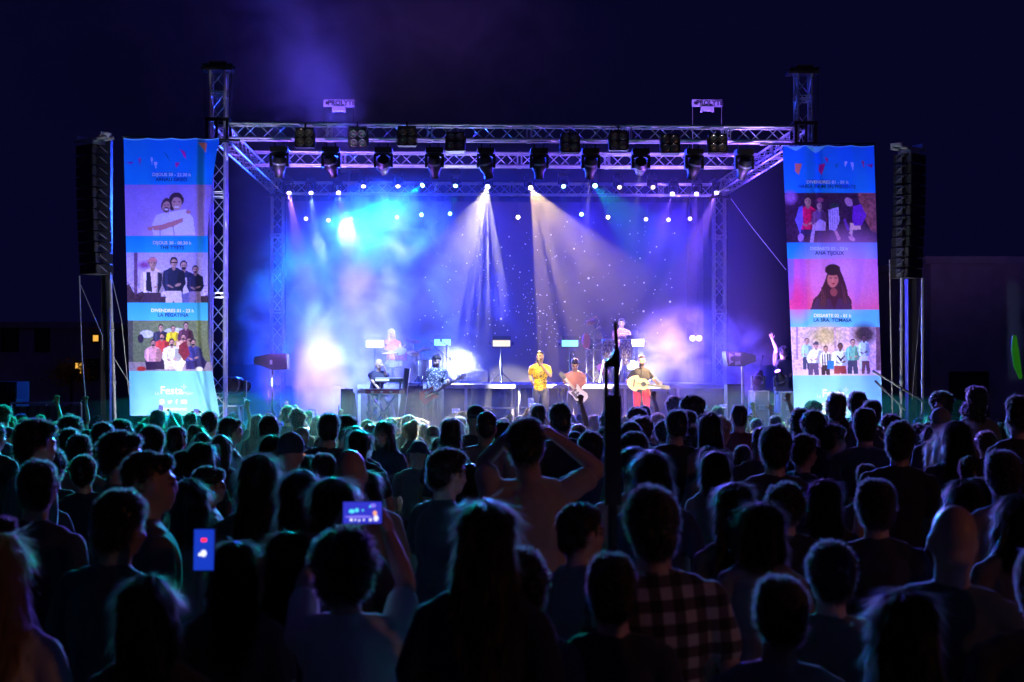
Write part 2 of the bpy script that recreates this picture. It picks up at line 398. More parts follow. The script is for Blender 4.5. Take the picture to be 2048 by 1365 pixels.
# blinders on the front truss
bl = MB(); bl.box((0, .02, 0), (.36, .13, .40))
for sx_ in (-1, 1): bl.box((sx_*.195, .03, -.02), (.02, .05, .30))
bl.tube((0, .03, .2), (0, .03, .30), .02)
blo = bl.build('housing', BLK); BLM = blo.data; bpy.data.objects.remove(blo)
rg = MB(); q90 = Euler((R(90), 0, 0)).to_quaternion()
rg.lathe([(.078, 0), (.082, .012), (.070, .016), (.060, .004)], (0, 0, 0), q90, n=18); rgo = rg.build('reflector', [mat('reflector', (.50, .42, .30), .22, .8)]); RGM = rgo.data; bpy.data.objects.remove(rgo)
gl = MB(); gl.ell((0, .01, 0), (.060, .02, .060), nu=16, nv=8); glo = gl.build('bulb', mat('par_glass', (.45, .36, .24), .12, .4)); GLM = glo.data; bpy.data.objects.remove(glo)
BX = [610, 716, 814, 911, 1140, 1237, 1340, 1435]; BYY = [276, 275, 273, 285, 287, 282, 289, 288]
for i, (px, py) in enumerate(zip(BX, BYY)):
    r = thing('blinder_lamp', f'square four-lens blinder lamp on the front truss, {ordinal(i, 8)} of eight', 'blinder', P(px, py, YF-.30), rnd.uniform(-.1, .1), 'blinder lamps on the front truss')
    r.rotation_euler.x = R([4, -22, 6, 12, 8, 2, 10, 8][i]) * -1
    link('housing', BLM, r)
    for a in (-1, 1):
        for b in (-1, 1):
            rf = link('reflector', RGM, r, (a*.085, -.055, b*.09)); link('bulb', GLM, rf)
# rear truss lamps
REAR = [(578,386,PURP,(650,800,33),14000,13,5,'purple'),(622,386,ICE,(664,800,32),6000,13,6,'purple'),(677,386,PURP,(735,640,31.5),4000,12,5,'purple'),
 (727,373,WARM,(727,560,36),300,20,3,'warm'),(796,373,WARM,(805,560,35),600,22,4,'warm'),(845,371,TEAL,(690,480,34.8),5200,24,14,'bright cyan'),
 (911,372,TEAL,(890,520,36.5),1200,20,4,'teal'),(975,374,WHITE,(938,505,31.2),52000,14,26,'brilliant white'),(1061,376,WARM,(1160,560,31.6),38000,21,16,'warm white'),
 (1127,373,TEAL,(1135,480,36.5),300,16,5,'teal'),(1190,372,TEAL,(1310,500,31),3500,15,14,'bright teal'),(1239,375,WARM,(1260,450,36),200,18,1.6,'dim warm'),(1306,375,WARM,(1320,450,36),150,18,1.2,'dim warm'),
 (1345,388,PURP,(1290,560,34),6000,12,5,'purple'),(1393,388,PURP,(1380,560,34.5),6000,11,6,'purple'),(1433,386,PURP,(1340,620,33.5),12000,13,6,'purple')]
for i, (px, py, c, t3, pw, an, es, nm) in enumerate(REAR):
    pos = P(px, py, YB-.75); tgt = P(*t3)
    gob = None
    if nm == 'bright cyan': gob = ('noise', 7, .42, .62, .06, .8)
    if nm in ('brilliant white',): gob = ('noise', 85, .50, .54, .0, .04)
    elif nm in ('warm white', 'warm'): gob = ('noise', 60, .51, .545, .02, .04)
    same = [k for k, q in enumerate(REAR) if q[7] == nm]
    if len(same) > 1: lb = f'{nm} beam lamp lit on the rear truss, {ordinal(same.index(i), len(same))} of the {nm} ones'
    else: lb = f'{nm} beam lamp lit on the rear truss'
    # the lens must be seen from the audience: the head is tilted at its target but opens towards the crowd
    face = Vector((tgt.x, min(tgt.y, pos.y-2.0), tgt.z))
    r = moving_head(pos, face, lb, 'lit beam lamps on the rear truss', glow(f'lens_{nm}', tuple(.35+.65*v for v in c) if nm != 'brilliant white' else (1, .98, .9), es*(1.1 if es > 10 else 1.8)), k=.72, loc_is_lens=True)
    spot('beam_light', r, pos+(tgt-pos).normalized()*.03, tgt, c, pw*2.2, an, .35 if gob is None else .12, .035 if gob is None else .006, gob)
def crowd_light(px, t3, c, pw, an):  # spots without a fixture, added to rim the heads of the crowd
    pos = P(px, 352, YF-.38); spot('crowd_light', None, pos, P(*t3), c, pw, an, .9, .015)
crowd_light(767, (230, 880, 18), (0, .85, .60), 24000, 56); crowd_light(1181, (1830, 860, 20), (0, .85, .48), 22000, 34)
crowd_light(869, (820, 850, 21), (1, .82, .40), 6500, 36); crowd_light(972, (720, 890, 14), (.02, .42, .95), 8000, 50)
crowd_light(1078, (1300, 900, 12), (.26, .18, 1.0), 9000, 62); crowd_light(1281, (1700, 980, 8), (.24, .16, 1.0), 7000, 46)
# second row of small lamps on the screen header
LOW = [(612,438,PURP,4),(657,441,PURP,4),(703,438,PURP,2.5),(794,435,WARM,4),(843,430,TEAL,6),(900,428,TEAL,4),(962,435,WARM,3),(1036,435,WARM,7),(1163,429,TEAL,6),(1216,435,WARM,5),(1292,439,PURP,4),(1337,440,PURP,4),(1380,438,PURP,4)]
pc = MB(); pc.lathe([(.03, .16), (.065, .14), (.075, 0)], (0, 0, 0), Euler((R(-90), 0, 0)).to_quaternion(), n=12)
pco = pc.build('can', BLK); PCM = pco.data; bpy.data.objects.remove(pco)
pl = MB(); pl.disc((0, -.002, 0), (0, -1, 0), .052, n=14)
for i, (px, py, c, es) in enumerate(LOW):
    r = thing('par_lamp', f'small lit lamp in the lower row before the screen, {["first","second","third","fourth","fifth","sixth","seventh","eighth","ninth","tenth","eleventh","twelfth","last"][i]} from the left', 'par lamp', P(px, py, YB-.1), 0, 'small lamps in the lower row')
    link('can', PCM, r)
    o = pl.build('lens', glow(f'par_{i}', tuple(.4+.6*v for v in c), es*1.2), r)
    wc = {1: ((.008, .05, 1.0), 16000), 3: ((.008, .045, 1.0), 12000), 6: ((.03, .02, 1.0), 4400), 8: ((.03, .02, 1.0), 4400), 11: ((.04, .015, 1.0), 9500)}.get(i)
    if wc: spot('wash_light', r, r.location+Vector((0, -.03, 0)), r.location+Vector(((7-i)*.25, -5, -3.4)), wc[0], wc[1], 125, .8, .05)
    b = MB(); b.tube((0, .08, .06), (0, .08, zf-.15-r.location.z), .008, n=6); b.build('drop_arm', BLKM, r)
# ---------------------------------------------------------------- smoke on the stage
def smoke(name, lb, c, size, color, base, puffs, noise_scale=.5, lo=.42, hi=.75, aniso=.25, rot=0.0, fade=.5, homog=False):
    """a box of real scattering smoke; puffs thin out to nothing towards the box's faces"""
    m = MB(); m.box((0, 0, 0), (2, 2, 2))
    mt = bpy.data.materials.new(name); mt.use_nodes = True; nt = mt.node_tree; nt.nodes.clear()
    out = nt.nodes.new('ShaderNodeOutputMaterial'); pv = nt.nodes.new('ShaderNodeVolumeScatter')
    pv.inputs['Color'].default_value = (*color, 1); pv.inputs['Anisotropy'].default_value = aniso
    nt.links.new(pv.outputs[0], out.inputs['Volume'])
    if homog:
        pv.inputs['Density'].default_value = base
    else:
        tc = nt.nodes.new('ShaderNodeTexCoord'); L = nt.nodes.new('ShaderNodeVectorMath'); L.operation = 'LENGTH'
        nt.links.new(tc.outputs['Object'], L.inputs[0])
        fr = nt.nodes.new('ShaderNodeMapRange'); fr.inputs[1].default_value = 1.0; fr.inputs[2].default_value = 1-fade
        fr.interpolation_type = 'SMOOTHSTEP'
        nt.links.new(L.outputs['Value'], fr.inputs[0])
        mp = nt.nodes.new('ShaderNodeMapping'); mp.inputs['Scale'].default_value = (size[0], size[1], size[2]); mp.inputs['Location'].default_value = (c[0]*.7, c[1]*.3, c[2])
        nt.links.new(tc.outputs['Object'], mp.inputs[0])
        n = nt.nodes.new('ShaderNodeTexNoise'); n.inputs['Scale'].default_value = noise_scale; n.inputs['Detail'].default_value = 4; n.inputs['Roughness'].default_value = .55
        n.inputs['Distortion'].default_value = .6
        nt.links.new(mp.outputs[0], n.inputs['Vector'])
        mr = nt.nodes.new('ShaderNodeMapRange'); mr.inputs[1].default_value = lo; mr.inputs[2].default_value = hi; mr.inputs[3].default_value = base; mr.inputs[4].default_value = puffs
        nt.links.new(n.outputs['Fac'], mr.inputs[0])
        mu = nt.nodes.new('ShaderNodeMath'); mu.operation = 'MULTIPLY'; nt.links.new(mr.outputs[0], mu.inputs[0]); nt.links.new(fr.outputs[0], mu.inputs[1])
        nt.links.new(mu.outputs[0], pv.inputs['Density'])
    o = m.build(name, mt, smooth=False); o.location = c; o.scale = (size[0]/2, size[1]/2, size[2]/2); o.rotation_euler = (0, rot, 0)
    tag(o, lb, None, None, 'stuff'); return o
smoke('smoke', 'thin blue smoke filling the whole stage', ((XL+XR)/2, 33.3, (SZ+zf-.1)/2), (XR-XL+.3, 9.76, zf-.1-SZ), (.9, .9, .95), .006, .006, homog=True, aniso=.2)
smoke('smoke', 'dense bright smoke rolling up behind the keyboard player', P(655, 680, 32.8), (4.8, 3.4, 7.2), (.95, .95, 1), .02, 1.15, .55, .40, .68, rot=.12, fade=.8)
smoke('smoke', 'pale smoke cloud drifting right of the acoustic guitarist', P(1400, 730, 33.2), (4.2, 3.0, 3.4), (.95, .95, 1), .0, .9, .8, .42, .66, fade=.75)
smoke('smoke', 'cyan lit smoke puff under the rear truss', P(765, 455, 35.4), (3.9, 2.6, 2.8), (.95, .95, 1), .03, 1.5, .7, .42, .64, rot=-.3, fade=.8)
smoke('smoke', 'faint violet smoke drifting into the night above the roof', P(560, 110, 38.0), (20, 8, 10), (.8, .8, .95), .02, .32, .28, .36, .66, fade=.95)
smoke('smoke', 'drifting violet smoke between the drums and the star screen', P(820, 620, 35.6), (7.5, 3.2, 4.6), (.95, .95, 1), .0, .20, .5, .45, .66, fade=.85)
smoke('smoke', 'small wisps of smoke round the dazzling lamp', P(915, 728, 34.7), (2.2, 1.2, 1.6), (.95, .95, 1), .10, .5, .9, .4, .7, fade=1.0)
smoke('haze', 'very thin haze over the audience just before the stage', (1.0, 22.9, .55), (11.2, 10.4, 2.3), (.9, .9, .95), .008, .008, homog=True, aniso=.1)
# washes of the smoke itself: lit lamps on the stage floor
def floor_lamp(px, py, Y, target, lb, c, pw, an, es, k=1.0, group='moving heads standing on stage', blend=.6):
    pos = P(px, py, Y); r = moving_head(pos, target, lb, group, glow('floor_'+lb[:6], c, es), k=k, up=True)
    r.location.z = pos.z-.33*k
    mh = Vector((pos.x, pos.y, pos.z)); d = (Vector(target)-mh).normalized()
    spot('beam_light', r, mh+d*.34*k, target, c, pw, an, blend, .05)
    return r
floor_lamp(470, 770, 29.6, P(640, 752, 31.5), 'black moving head on the flight case at the left stage edge', ICE, 2500, 40, 12, 1.25)
floor_lamp(1516, 757, 31, P(1600, 420, 36), 'small moving head by the speaker at the right stage edge', PURP, 1200, 75, 10, .8)
floor_lamp(1561, 759, 31, P(1420, 350, 29), 'small moving head beside the waving stagehand', PURP, 1200, 75, 10, .8)
# ---------------------------------------------------------------- LED panels on stands on the riser
PANELS = [(750,688,34.6,34,13,'blazing white led panel lamp at the left end of the riser',(.75,.9,1.0),9,PURP),
          (885,685,36.8,34,13,'pale teal led panel lamp behind the bass player',(.30,.85,.85),1.6,None),
          (1003,687,34.2,36,13,'warm led panel lamp in a black housing at centre',(1.0,.88,.62),1.1,None),
          (1140,687,36.8,34,13,'cyan led panel lamp behind the electric guitarist',(.25,.85,1.0),1.6,None),
          (1271,686,35.6,34,14,'blazing white led panel lamp behind the percussion',(.80,.85,1.0),8,None)]
for px, py, Y, w_, h_, lb, c, es, _ in PANELS:
    k = Y/FPX; r = thing('panel_lamp', lb, 'led panel', P(px, py, Y), 0, 'led panels standing on the riser')
    W, H = w_*k, h_*k
    m = MB(); m.box((0, .06, H*.78), (W*1.02, .16, H*.62)); m.box((0, .06, -H*.66), (W*1.08, .12, H*.2)); m.box((0, .12, 0), (W*1.0, .06, H*1.1))
    for s in (-1, 1): m.lathe([(H*.26, -.03), (H*.32, .0), (H*.26, .03)], (s*W*.62, .06, 0), Euler((0, R(90), 0)).to_quaternion(), n=12)
    m.build('housing', BLK, r)
    m = MB(); m.box((0, 0, 0), (W*.96, .03, H)); m.build('light_face', glow('panel'+str(px), c, es), r)
    m = MB(); hz = r.location.z-RZ; m.tube((0, .08, -hz), (0, .08, -H*.75), .022, n=8); m.tube((0, .08, -hz*.8), (0, .08, -H*1.6), .032, n=8)
    for a in range(3):
        an = a*2.1+.5; m.tube((0, .08, -hz*.72), (.3*math.cos(an), .08+.3*math.sin(an), -hz+.01), .012, n=6)
    m.build('stand', BLKM, r)
r = thing('blinder_lamp', 'dazzling round white lamp beside the bass player', 'floodlight', P(915, 728, 35.2), 0)
m = MB(); m.lathe([(.08, .16), (.15, .10), (.17, 0), (.15, 0)], (0, 0, 0), Euler((R(90), 0, 0)).to_quaternion() @ Euler((R(180), 0, 0)).to_quaternion() if False else Euler((R(-90), 0, 0)).to_quaternion(), n=20); m.build('housing', BLK, r)
m = MB(); m.disc((0, -.02, 0), (0, -1, 0), .13, n=24); o = m.build('lens', glow('dazzle', (.7, .75, 1.0), 14), r); o.scale = (1.25, 1, .8)
m = MB(); m.tube((0, .08, RZ-r.location.z), (0, .08, -.12), .025); m.box((0, .08, RZ-r.location.z+.02), (.4, .4, .03)); m.build('stand', BLKM, r)
r = thing('blinder_lamp', 'small blue white lamp half hidden behind the acoustic guitarist', 'floodlight', P(1264, 731, 34.5), 0)
m = MB(); m.box((0, .1, 0), (.3, .18, .34)); m.build('housing', BLK, r); m = MB(); m.disc((0, 0, 0), (0, -1, 0), .12, n=20); m.build('lens', glow('dazzle2', (.5, .6, 1.0), 9), r)
m = MB(); m.tube((0, .1, RZ-r.location.z), (0, .1, -.17), .025); m.build('stand', BLKM, r)
for px, nm in ((1385, 'left'), (1398, 'right')):
    r = thing('stage_lamp', f'{nm} one of two small pink lamps glowing above the smoke cloud', 'stage lamp', P(px, 677, 36.5), 0, 'pair of small pink lamps')
    link('can', PCM, r); m = MB(); m.disc((0, -.004, 0), (0, -1, 0), .075, n=14); m.build('lens', glow('pink', (1, .7, .75), 5), r)
    m = MB(); m.tube((0, .08, RZ-r.location.z), (0, .08, -.05), .015); m.build('stand', BLKM, r)

pos = P(700, 318, 38.9); r = moving_head(pos, P(600, 60, 38.0), 'added lamp hidden behind the rear truss throwing violet light upward', 'moving heads standing on stage', glow('floor_up', VIOL, 4), k=.8, up=True)  # unseen lamp added to light the smoke above the roof
r.location.z = pos.z-.3
spot('beam_light', r, pos, P(480, 60, 38.0), (.09, .06, 1.0), 90000, 150, 1.0, .1)
m = MB(); m.box((0, 0, -.03), (.5, .5, .04)); m.tube((0, 0, -.05), (0, -.9, zf-.15-r.location.z), .03, n=8); m.build('bracket_arm', ALU, r)

for px, py, Y, c, pw in ((915, 728, 35.1, (.5, .55, 1.0), 1300), (750, 688, 34.5, (.5, .6, 1.0), 260), (1271, 686, 35.5, (.4, .45, 1.0), 350), (1264, 731, 34.4, (.3, .35, 1.0), 700)):
    q = P(px, py, Y); spot('halo_light', None, q+Vector((0, -.06, 0)), q+Vector((0, -5, 0)), c, pw, 150, 1.0, .12)

for x, Y, tx, nm in ((XL+.9, 28.9, P(700, 270, 30.5), 'left'), (XR-.9, 28.9, P(1330, 270, 30.5), 'right')):  # unseen uplights added to tint the roof truss violet
    pos = Vector((x, Y, SZ+.5)); r = moving_head(pos, tx, f'added unseen violet uplight on the {nm} front corner of the stage', 'moving heads standing on stage', glow('corner', PURP, 2), k=.8, up=True)
    r.location.z = SZ+.01; spot('beam_light', r, Vector((x, Y, SZ+.62)), tx, (.32, .12, 1.0), 8000, 70, 1.0, .05)
# ---------------------------------------------------------------- festival banners (printed cloth; the print is painted into a colour attribute)
class Canvas:
    def __init__(s, x0, y0, w_, h_, k=1.0):
        s.x0, s.y0, s.k = x0, y0, k; s.W, s.H = int(w_*k)+1, int(h_*k)+1
        s.a = np.zeros((s.H, s.W, 3)); yy, xx = np.mgrid[0:s.H, 0:s.W]; s.X = xx/k+x0; s.Y = yy/k+y0
    def put(s, m, c): c = np.array(lin([v/255 for v in c])); s.a += m[..., None]*(c-s.a)
    def rect(s, x0, y0, x1, y1, c): s.put(((s.X >= x0) & (s.X < x1) & (s.Y >= y0) & (s.Y < y1)).astype(float), c)
    def grad(s, x0, y0, x1, y1, c0, c1, horiz=False):
        m = ((s.X >= x0) & (s.X < x1) & (s.Y >= y0) & (s.Y < y1))
        t = np.clip((s.X-x0)/(x1-x0) if horiz else (s.Y-y0)/(y1-y0), 0, 1)[..., None]
        a, b = np.array(lin([v/255 for v in c0])), np.array(lin([v/255 for v in c1])); s.a[m] = (a+(b-a)*t)[m]
    def ell(s, cx, cy, rx, ry, c, ang=0, soft=.25):
        a = R(ang); dx, dy = s.X-cx, s.Y-cy; u = dx*math.cos(a)+dy*math.sin(a); v = -dx*math.sin(a)+dy*math.cos(a)
        d = np.sqrt((u/rx)**2+(v/ry)**2); s.put(np.clip((1+soft-d)/(2*soft)*1.0, 0, 1) if soft > .3 else np.clip((1-d)*min(rx, ry)+.5, 0, 1), c)
    def poly(s, pts, c):
        m = np.zeros(s.X.shape, bool); n = len(pts)
        for i in range(n):
            (x1, y1), (x2, y2) = pts[i], pts[(i+1) % n]
            if y1 == y2: continue
            cond = ((s.Y < y1) != (s.Y < y2)) & (s.X < (x2-x1)*(s.Y-y1)/(y2-y1)+x1); m ^= cond
        s.put(m.astype(float), c)
    def noise(s, x0, y0, x1, y1, amp, sc=3, seed=1):
        g_ = np.random.RandomState(seed).rand(s.H//sc+2, s.W//sc+2)
        yi, xi = np.mgrid[0:s.H, 0:s.W]; fy, fx = yi/sc, xi/sc; y_, x_ = fy.astype(int), fx.astype(int); fy -= y_; fx -= x_
        v = g_[y_, x_]*(1-fy)*(1-fx)+g_[y_+1, x_]*fy*(1-fx)+g_[y_, x_+1]*(1-fy)*fx+g_[y_+1, x_+1]*fy*fx
        m = ((s.X >= x0) & (s.X < x1) & (s.Y >= y0) & (s.Y < y1)); s.a[m] *= (1+amp*(v-.5)*2)[..., None][m]
SK, DK = (205, 150, 140), (45, 30, 45)
def person2d(c, x, y, h, top, pants=None, skin=SK, hair=DK, w_=1.0, bottom=None, hat=None, beard=False, lean=0):
    """small printed figure: head at (x, y), h = head height in pixels"""
    sw = h*1.05*w_; b = bottom if bottom else y+h*4.2; hip = min(b, y+h*3.0)
    if pants: c.poly([(x-sw*.62+lean, hip-1), (x+sw*.62+lean, hip-1), (x+sw*.7+lean, b), (x+sw*.12+lean, b), (x+lean, hip+h), (x-sw*.12+lean, b), (x-sw*.7+lean, b)], pants)
    c.poly([(x-h*.25, y+h*.5), (x+h*.25, y+h*.5), (x+sw*.85, y+h*.9), (x+sw*1.0+lean, y+h*2.2), (x+sw*.7+lean, hip), (x-sw*.7+lean, hip), (x-sw*1.0+lean, y+h*2.2), (x-sw*.85, y+h*.9)], top)
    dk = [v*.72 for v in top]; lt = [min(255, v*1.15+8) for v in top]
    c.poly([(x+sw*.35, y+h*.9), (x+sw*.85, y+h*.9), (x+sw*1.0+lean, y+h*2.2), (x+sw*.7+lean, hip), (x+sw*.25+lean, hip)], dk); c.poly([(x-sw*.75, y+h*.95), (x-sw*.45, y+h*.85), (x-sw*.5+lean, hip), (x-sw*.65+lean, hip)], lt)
    c.poly([(x-sw*.5, y+h*1.7), (x-sw*.42, y+h*1.6), (x-sw*.3+lean, hip), (x-sw*.38+lean, hip)], dk); c.ell(x+sw*.35+lean, y+h*2.35, h*.34, h*.13, [v*.92 for v in skin], -20); c.ell(x-sw*.3+lean, y+h*2.5, h*.34, h*.12, [v*.85 for v in skin], 25)
    c.ell(x, y+h*.52, h*.22, h*.3, [v*.8 for v in skin]); c.ell(x, y-h*.08, h*.42, h*.52, hair); c.ell(x+.3, y+h*.06, h*.33, h*.42, skin)
    c.ell(x+h*.18, y+h*.12, h*.16, h*.30, [v*.80 for v in skin]); c.ell(x, y+h*.26, h*.10, h*.03, [v*.55 for v in skin])
    c.ell(x-h*.12, y+h*.0, h*.07, h*.05, [v*.4 for v in skin]); c.ell(x+h*.15, y, h*.07, h*.05, [v*.4 for v in skin])
    if beard: c.ell(x, y+h*.33, h*.24, h*.15, hair)
    if hat: c.ell(x, y-h*.3, h*.42, h*.24, hat); c.rect(x-h*.6, y-h*.26, x+h*.2, y-h*.14, hat)
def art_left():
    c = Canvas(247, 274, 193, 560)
    c.grad(240, 270, 450, 370, (20, 125, 205), (25, 148, 205)); c.grad(240, 472, 450, 506, (20, 150, 225), (40, 165, 225)); c.grad(240, 606, 450, 641, (60, 175, 225), (80, 190, 225)); c.grad(240, 742, 450, 840, (120, 208, 216), (150, 228, 230))  # the bands' shift from blue to pale turquoise also holds the light's falloff
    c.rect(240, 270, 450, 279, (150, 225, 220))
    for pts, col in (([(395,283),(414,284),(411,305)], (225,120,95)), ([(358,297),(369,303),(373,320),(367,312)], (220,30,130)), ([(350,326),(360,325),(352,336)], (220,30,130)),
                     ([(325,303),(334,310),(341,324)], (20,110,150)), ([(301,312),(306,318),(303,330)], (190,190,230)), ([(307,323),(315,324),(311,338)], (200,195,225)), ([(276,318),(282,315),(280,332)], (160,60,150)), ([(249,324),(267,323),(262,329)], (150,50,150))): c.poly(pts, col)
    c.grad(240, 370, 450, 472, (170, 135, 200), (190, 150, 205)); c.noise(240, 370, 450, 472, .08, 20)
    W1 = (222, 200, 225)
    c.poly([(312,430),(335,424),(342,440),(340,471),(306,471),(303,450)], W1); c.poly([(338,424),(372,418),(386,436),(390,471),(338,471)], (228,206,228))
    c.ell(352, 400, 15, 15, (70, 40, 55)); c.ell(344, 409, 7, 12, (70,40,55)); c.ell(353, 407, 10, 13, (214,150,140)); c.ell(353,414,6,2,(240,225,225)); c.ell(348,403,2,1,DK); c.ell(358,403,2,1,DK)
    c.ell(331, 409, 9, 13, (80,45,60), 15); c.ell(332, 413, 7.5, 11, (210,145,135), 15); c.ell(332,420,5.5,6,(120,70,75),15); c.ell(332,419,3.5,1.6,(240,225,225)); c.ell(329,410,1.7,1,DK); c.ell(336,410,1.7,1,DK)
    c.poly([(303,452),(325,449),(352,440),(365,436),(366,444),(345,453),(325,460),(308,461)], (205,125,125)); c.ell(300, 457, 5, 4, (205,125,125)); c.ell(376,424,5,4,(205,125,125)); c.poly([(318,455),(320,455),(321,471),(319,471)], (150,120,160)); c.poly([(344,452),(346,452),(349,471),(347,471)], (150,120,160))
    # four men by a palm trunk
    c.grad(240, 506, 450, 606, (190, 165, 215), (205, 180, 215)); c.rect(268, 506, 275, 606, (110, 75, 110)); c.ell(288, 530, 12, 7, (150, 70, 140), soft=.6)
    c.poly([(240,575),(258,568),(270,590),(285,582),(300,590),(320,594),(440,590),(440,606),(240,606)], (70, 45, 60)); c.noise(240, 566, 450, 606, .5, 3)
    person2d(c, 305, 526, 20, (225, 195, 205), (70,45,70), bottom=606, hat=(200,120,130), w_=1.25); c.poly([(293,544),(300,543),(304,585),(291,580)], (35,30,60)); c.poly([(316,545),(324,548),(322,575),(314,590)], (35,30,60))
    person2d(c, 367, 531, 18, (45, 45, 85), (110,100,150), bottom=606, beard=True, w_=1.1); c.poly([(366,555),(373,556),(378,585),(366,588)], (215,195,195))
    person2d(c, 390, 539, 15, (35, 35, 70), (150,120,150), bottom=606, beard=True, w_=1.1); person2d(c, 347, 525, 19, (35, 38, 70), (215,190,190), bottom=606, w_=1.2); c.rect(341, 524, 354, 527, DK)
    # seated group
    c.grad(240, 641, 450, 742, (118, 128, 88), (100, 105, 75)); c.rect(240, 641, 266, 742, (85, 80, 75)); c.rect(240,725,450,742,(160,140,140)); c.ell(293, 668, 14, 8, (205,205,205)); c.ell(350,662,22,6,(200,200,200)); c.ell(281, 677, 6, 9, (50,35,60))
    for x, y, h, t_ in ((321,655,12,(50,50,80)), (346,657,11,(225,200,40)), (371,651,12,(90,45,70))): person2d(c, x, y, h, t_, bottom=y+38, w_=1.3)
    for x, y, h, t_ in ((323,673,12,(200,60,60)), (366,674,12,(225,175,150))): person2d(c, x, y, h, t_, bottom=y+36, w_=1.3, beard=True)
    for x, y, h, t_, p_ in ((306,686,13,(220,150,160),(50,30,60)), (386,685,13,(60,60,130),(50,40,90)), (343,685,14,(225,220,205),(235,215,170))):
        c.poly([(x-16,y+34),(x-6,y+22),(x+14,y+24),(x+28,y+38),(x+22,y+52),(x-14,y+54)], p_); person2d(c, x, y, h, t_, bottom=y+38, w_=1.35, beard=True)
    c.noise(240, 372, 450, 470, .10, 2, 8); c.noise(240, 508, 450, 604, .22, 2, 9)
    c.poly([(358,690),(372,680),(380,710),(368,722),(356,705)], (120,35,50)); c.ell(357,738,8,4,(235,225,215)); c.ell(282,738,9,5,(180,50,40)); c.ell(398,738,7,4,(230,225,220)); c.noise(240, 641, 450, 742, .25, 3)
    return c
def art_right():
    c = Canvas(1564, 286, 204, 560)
    c.grad(1550, 280, 1780, 388, (25, 112, 208), (25, 140, 205)); c.grad(1550, 484, 1780, 520, (20, 140, 220), (40, 160, 225)); c.grad(1550, 616, 1780, 656, (90, 180, 215), (100, 190, 220)); c.grad(1550, 750, 1780, 850, (135, 208, 218), (150, 225, 228))  # band colours include how they are lit: bluer on top, paler below
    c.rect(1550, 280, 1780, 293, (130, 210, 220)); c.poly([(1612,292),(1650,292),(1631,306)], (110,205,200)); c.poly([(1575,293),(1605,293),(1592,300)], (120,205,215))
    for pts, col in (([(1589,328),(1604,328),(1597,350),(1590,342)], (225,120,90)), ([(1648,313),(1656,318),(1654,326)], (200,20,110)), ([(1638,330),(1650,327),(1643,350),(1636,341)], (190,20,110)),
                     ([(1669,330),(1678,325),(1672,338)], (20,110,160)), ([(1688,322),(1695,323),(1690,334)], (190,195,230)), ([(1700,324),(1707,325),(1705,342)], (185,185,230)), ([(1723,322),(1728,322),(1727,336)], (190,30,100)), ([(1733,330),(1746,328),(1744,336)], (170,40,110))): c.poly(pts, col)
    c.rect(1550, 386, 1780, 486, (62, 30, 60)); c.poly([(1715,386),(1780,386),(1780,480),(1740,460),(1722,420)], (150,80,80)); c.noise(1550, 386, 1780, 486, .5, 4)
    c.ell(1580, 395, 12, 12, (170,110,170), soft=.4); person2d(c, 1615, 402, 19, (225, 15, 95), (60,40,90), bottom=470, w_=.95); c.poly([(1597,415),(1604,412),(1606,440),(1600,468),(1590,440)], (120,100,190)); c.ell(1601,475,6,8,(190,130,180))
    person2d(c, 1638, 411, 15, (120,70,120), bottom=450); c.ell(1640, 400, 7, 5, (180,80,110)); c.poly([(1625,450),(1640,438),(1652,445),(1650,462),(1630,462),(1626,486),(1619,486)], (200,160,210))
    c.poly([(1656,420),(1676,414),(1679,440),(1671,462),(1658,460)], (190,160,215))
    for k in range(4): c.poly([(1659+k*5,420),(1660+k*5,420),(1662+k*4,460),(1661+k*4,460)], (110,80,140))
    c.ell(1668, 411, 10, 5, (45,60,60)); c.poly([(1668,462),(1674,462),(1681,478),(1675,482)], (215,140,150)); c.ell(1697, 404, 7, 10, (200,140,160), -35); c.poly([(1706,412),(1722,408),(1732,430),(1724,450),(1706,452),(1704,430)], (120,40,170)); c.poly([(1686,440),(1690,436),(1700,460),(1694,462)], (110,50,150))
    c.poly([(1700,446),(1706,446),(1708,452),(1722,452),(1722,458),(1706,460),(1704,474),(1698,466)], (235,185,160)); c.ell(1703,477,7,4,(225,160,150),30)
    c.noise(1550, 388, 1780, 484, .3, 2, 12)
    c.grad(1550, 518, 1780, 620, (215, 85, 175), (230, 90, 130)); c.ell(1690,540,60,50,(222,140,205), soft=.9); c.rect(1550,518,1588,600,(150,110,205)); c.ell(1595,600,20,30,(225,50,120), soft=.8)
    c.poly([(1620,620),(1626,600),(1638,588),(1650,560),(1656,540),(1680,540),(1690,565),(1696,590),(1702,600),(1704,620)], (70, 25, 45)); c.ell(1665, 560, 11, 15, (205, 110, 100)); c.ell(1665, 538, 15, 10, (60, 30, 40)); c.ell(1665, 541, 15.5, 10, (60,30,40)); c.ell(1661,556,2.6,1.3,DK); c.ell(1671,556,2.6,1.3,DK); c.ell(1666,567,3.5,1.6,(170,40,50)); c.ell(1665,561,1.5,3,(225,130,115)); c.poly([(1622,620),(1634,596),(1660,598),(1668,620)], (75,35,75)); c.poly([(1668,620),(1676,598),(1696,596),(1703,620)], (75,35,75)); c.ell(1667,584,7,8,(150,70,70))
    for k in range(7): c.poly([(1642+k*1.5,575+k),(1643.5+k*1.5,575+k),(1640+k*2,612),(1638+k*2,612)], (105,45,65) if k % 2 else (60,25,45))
    for k in range(5): c.poly([(1680+k*2,565+k*3),(1681.5+k*2,565+k*3),(1688+k*2,608),(1686+k*2,608)], (105,45,70) if k % 2 else (60,25,45))
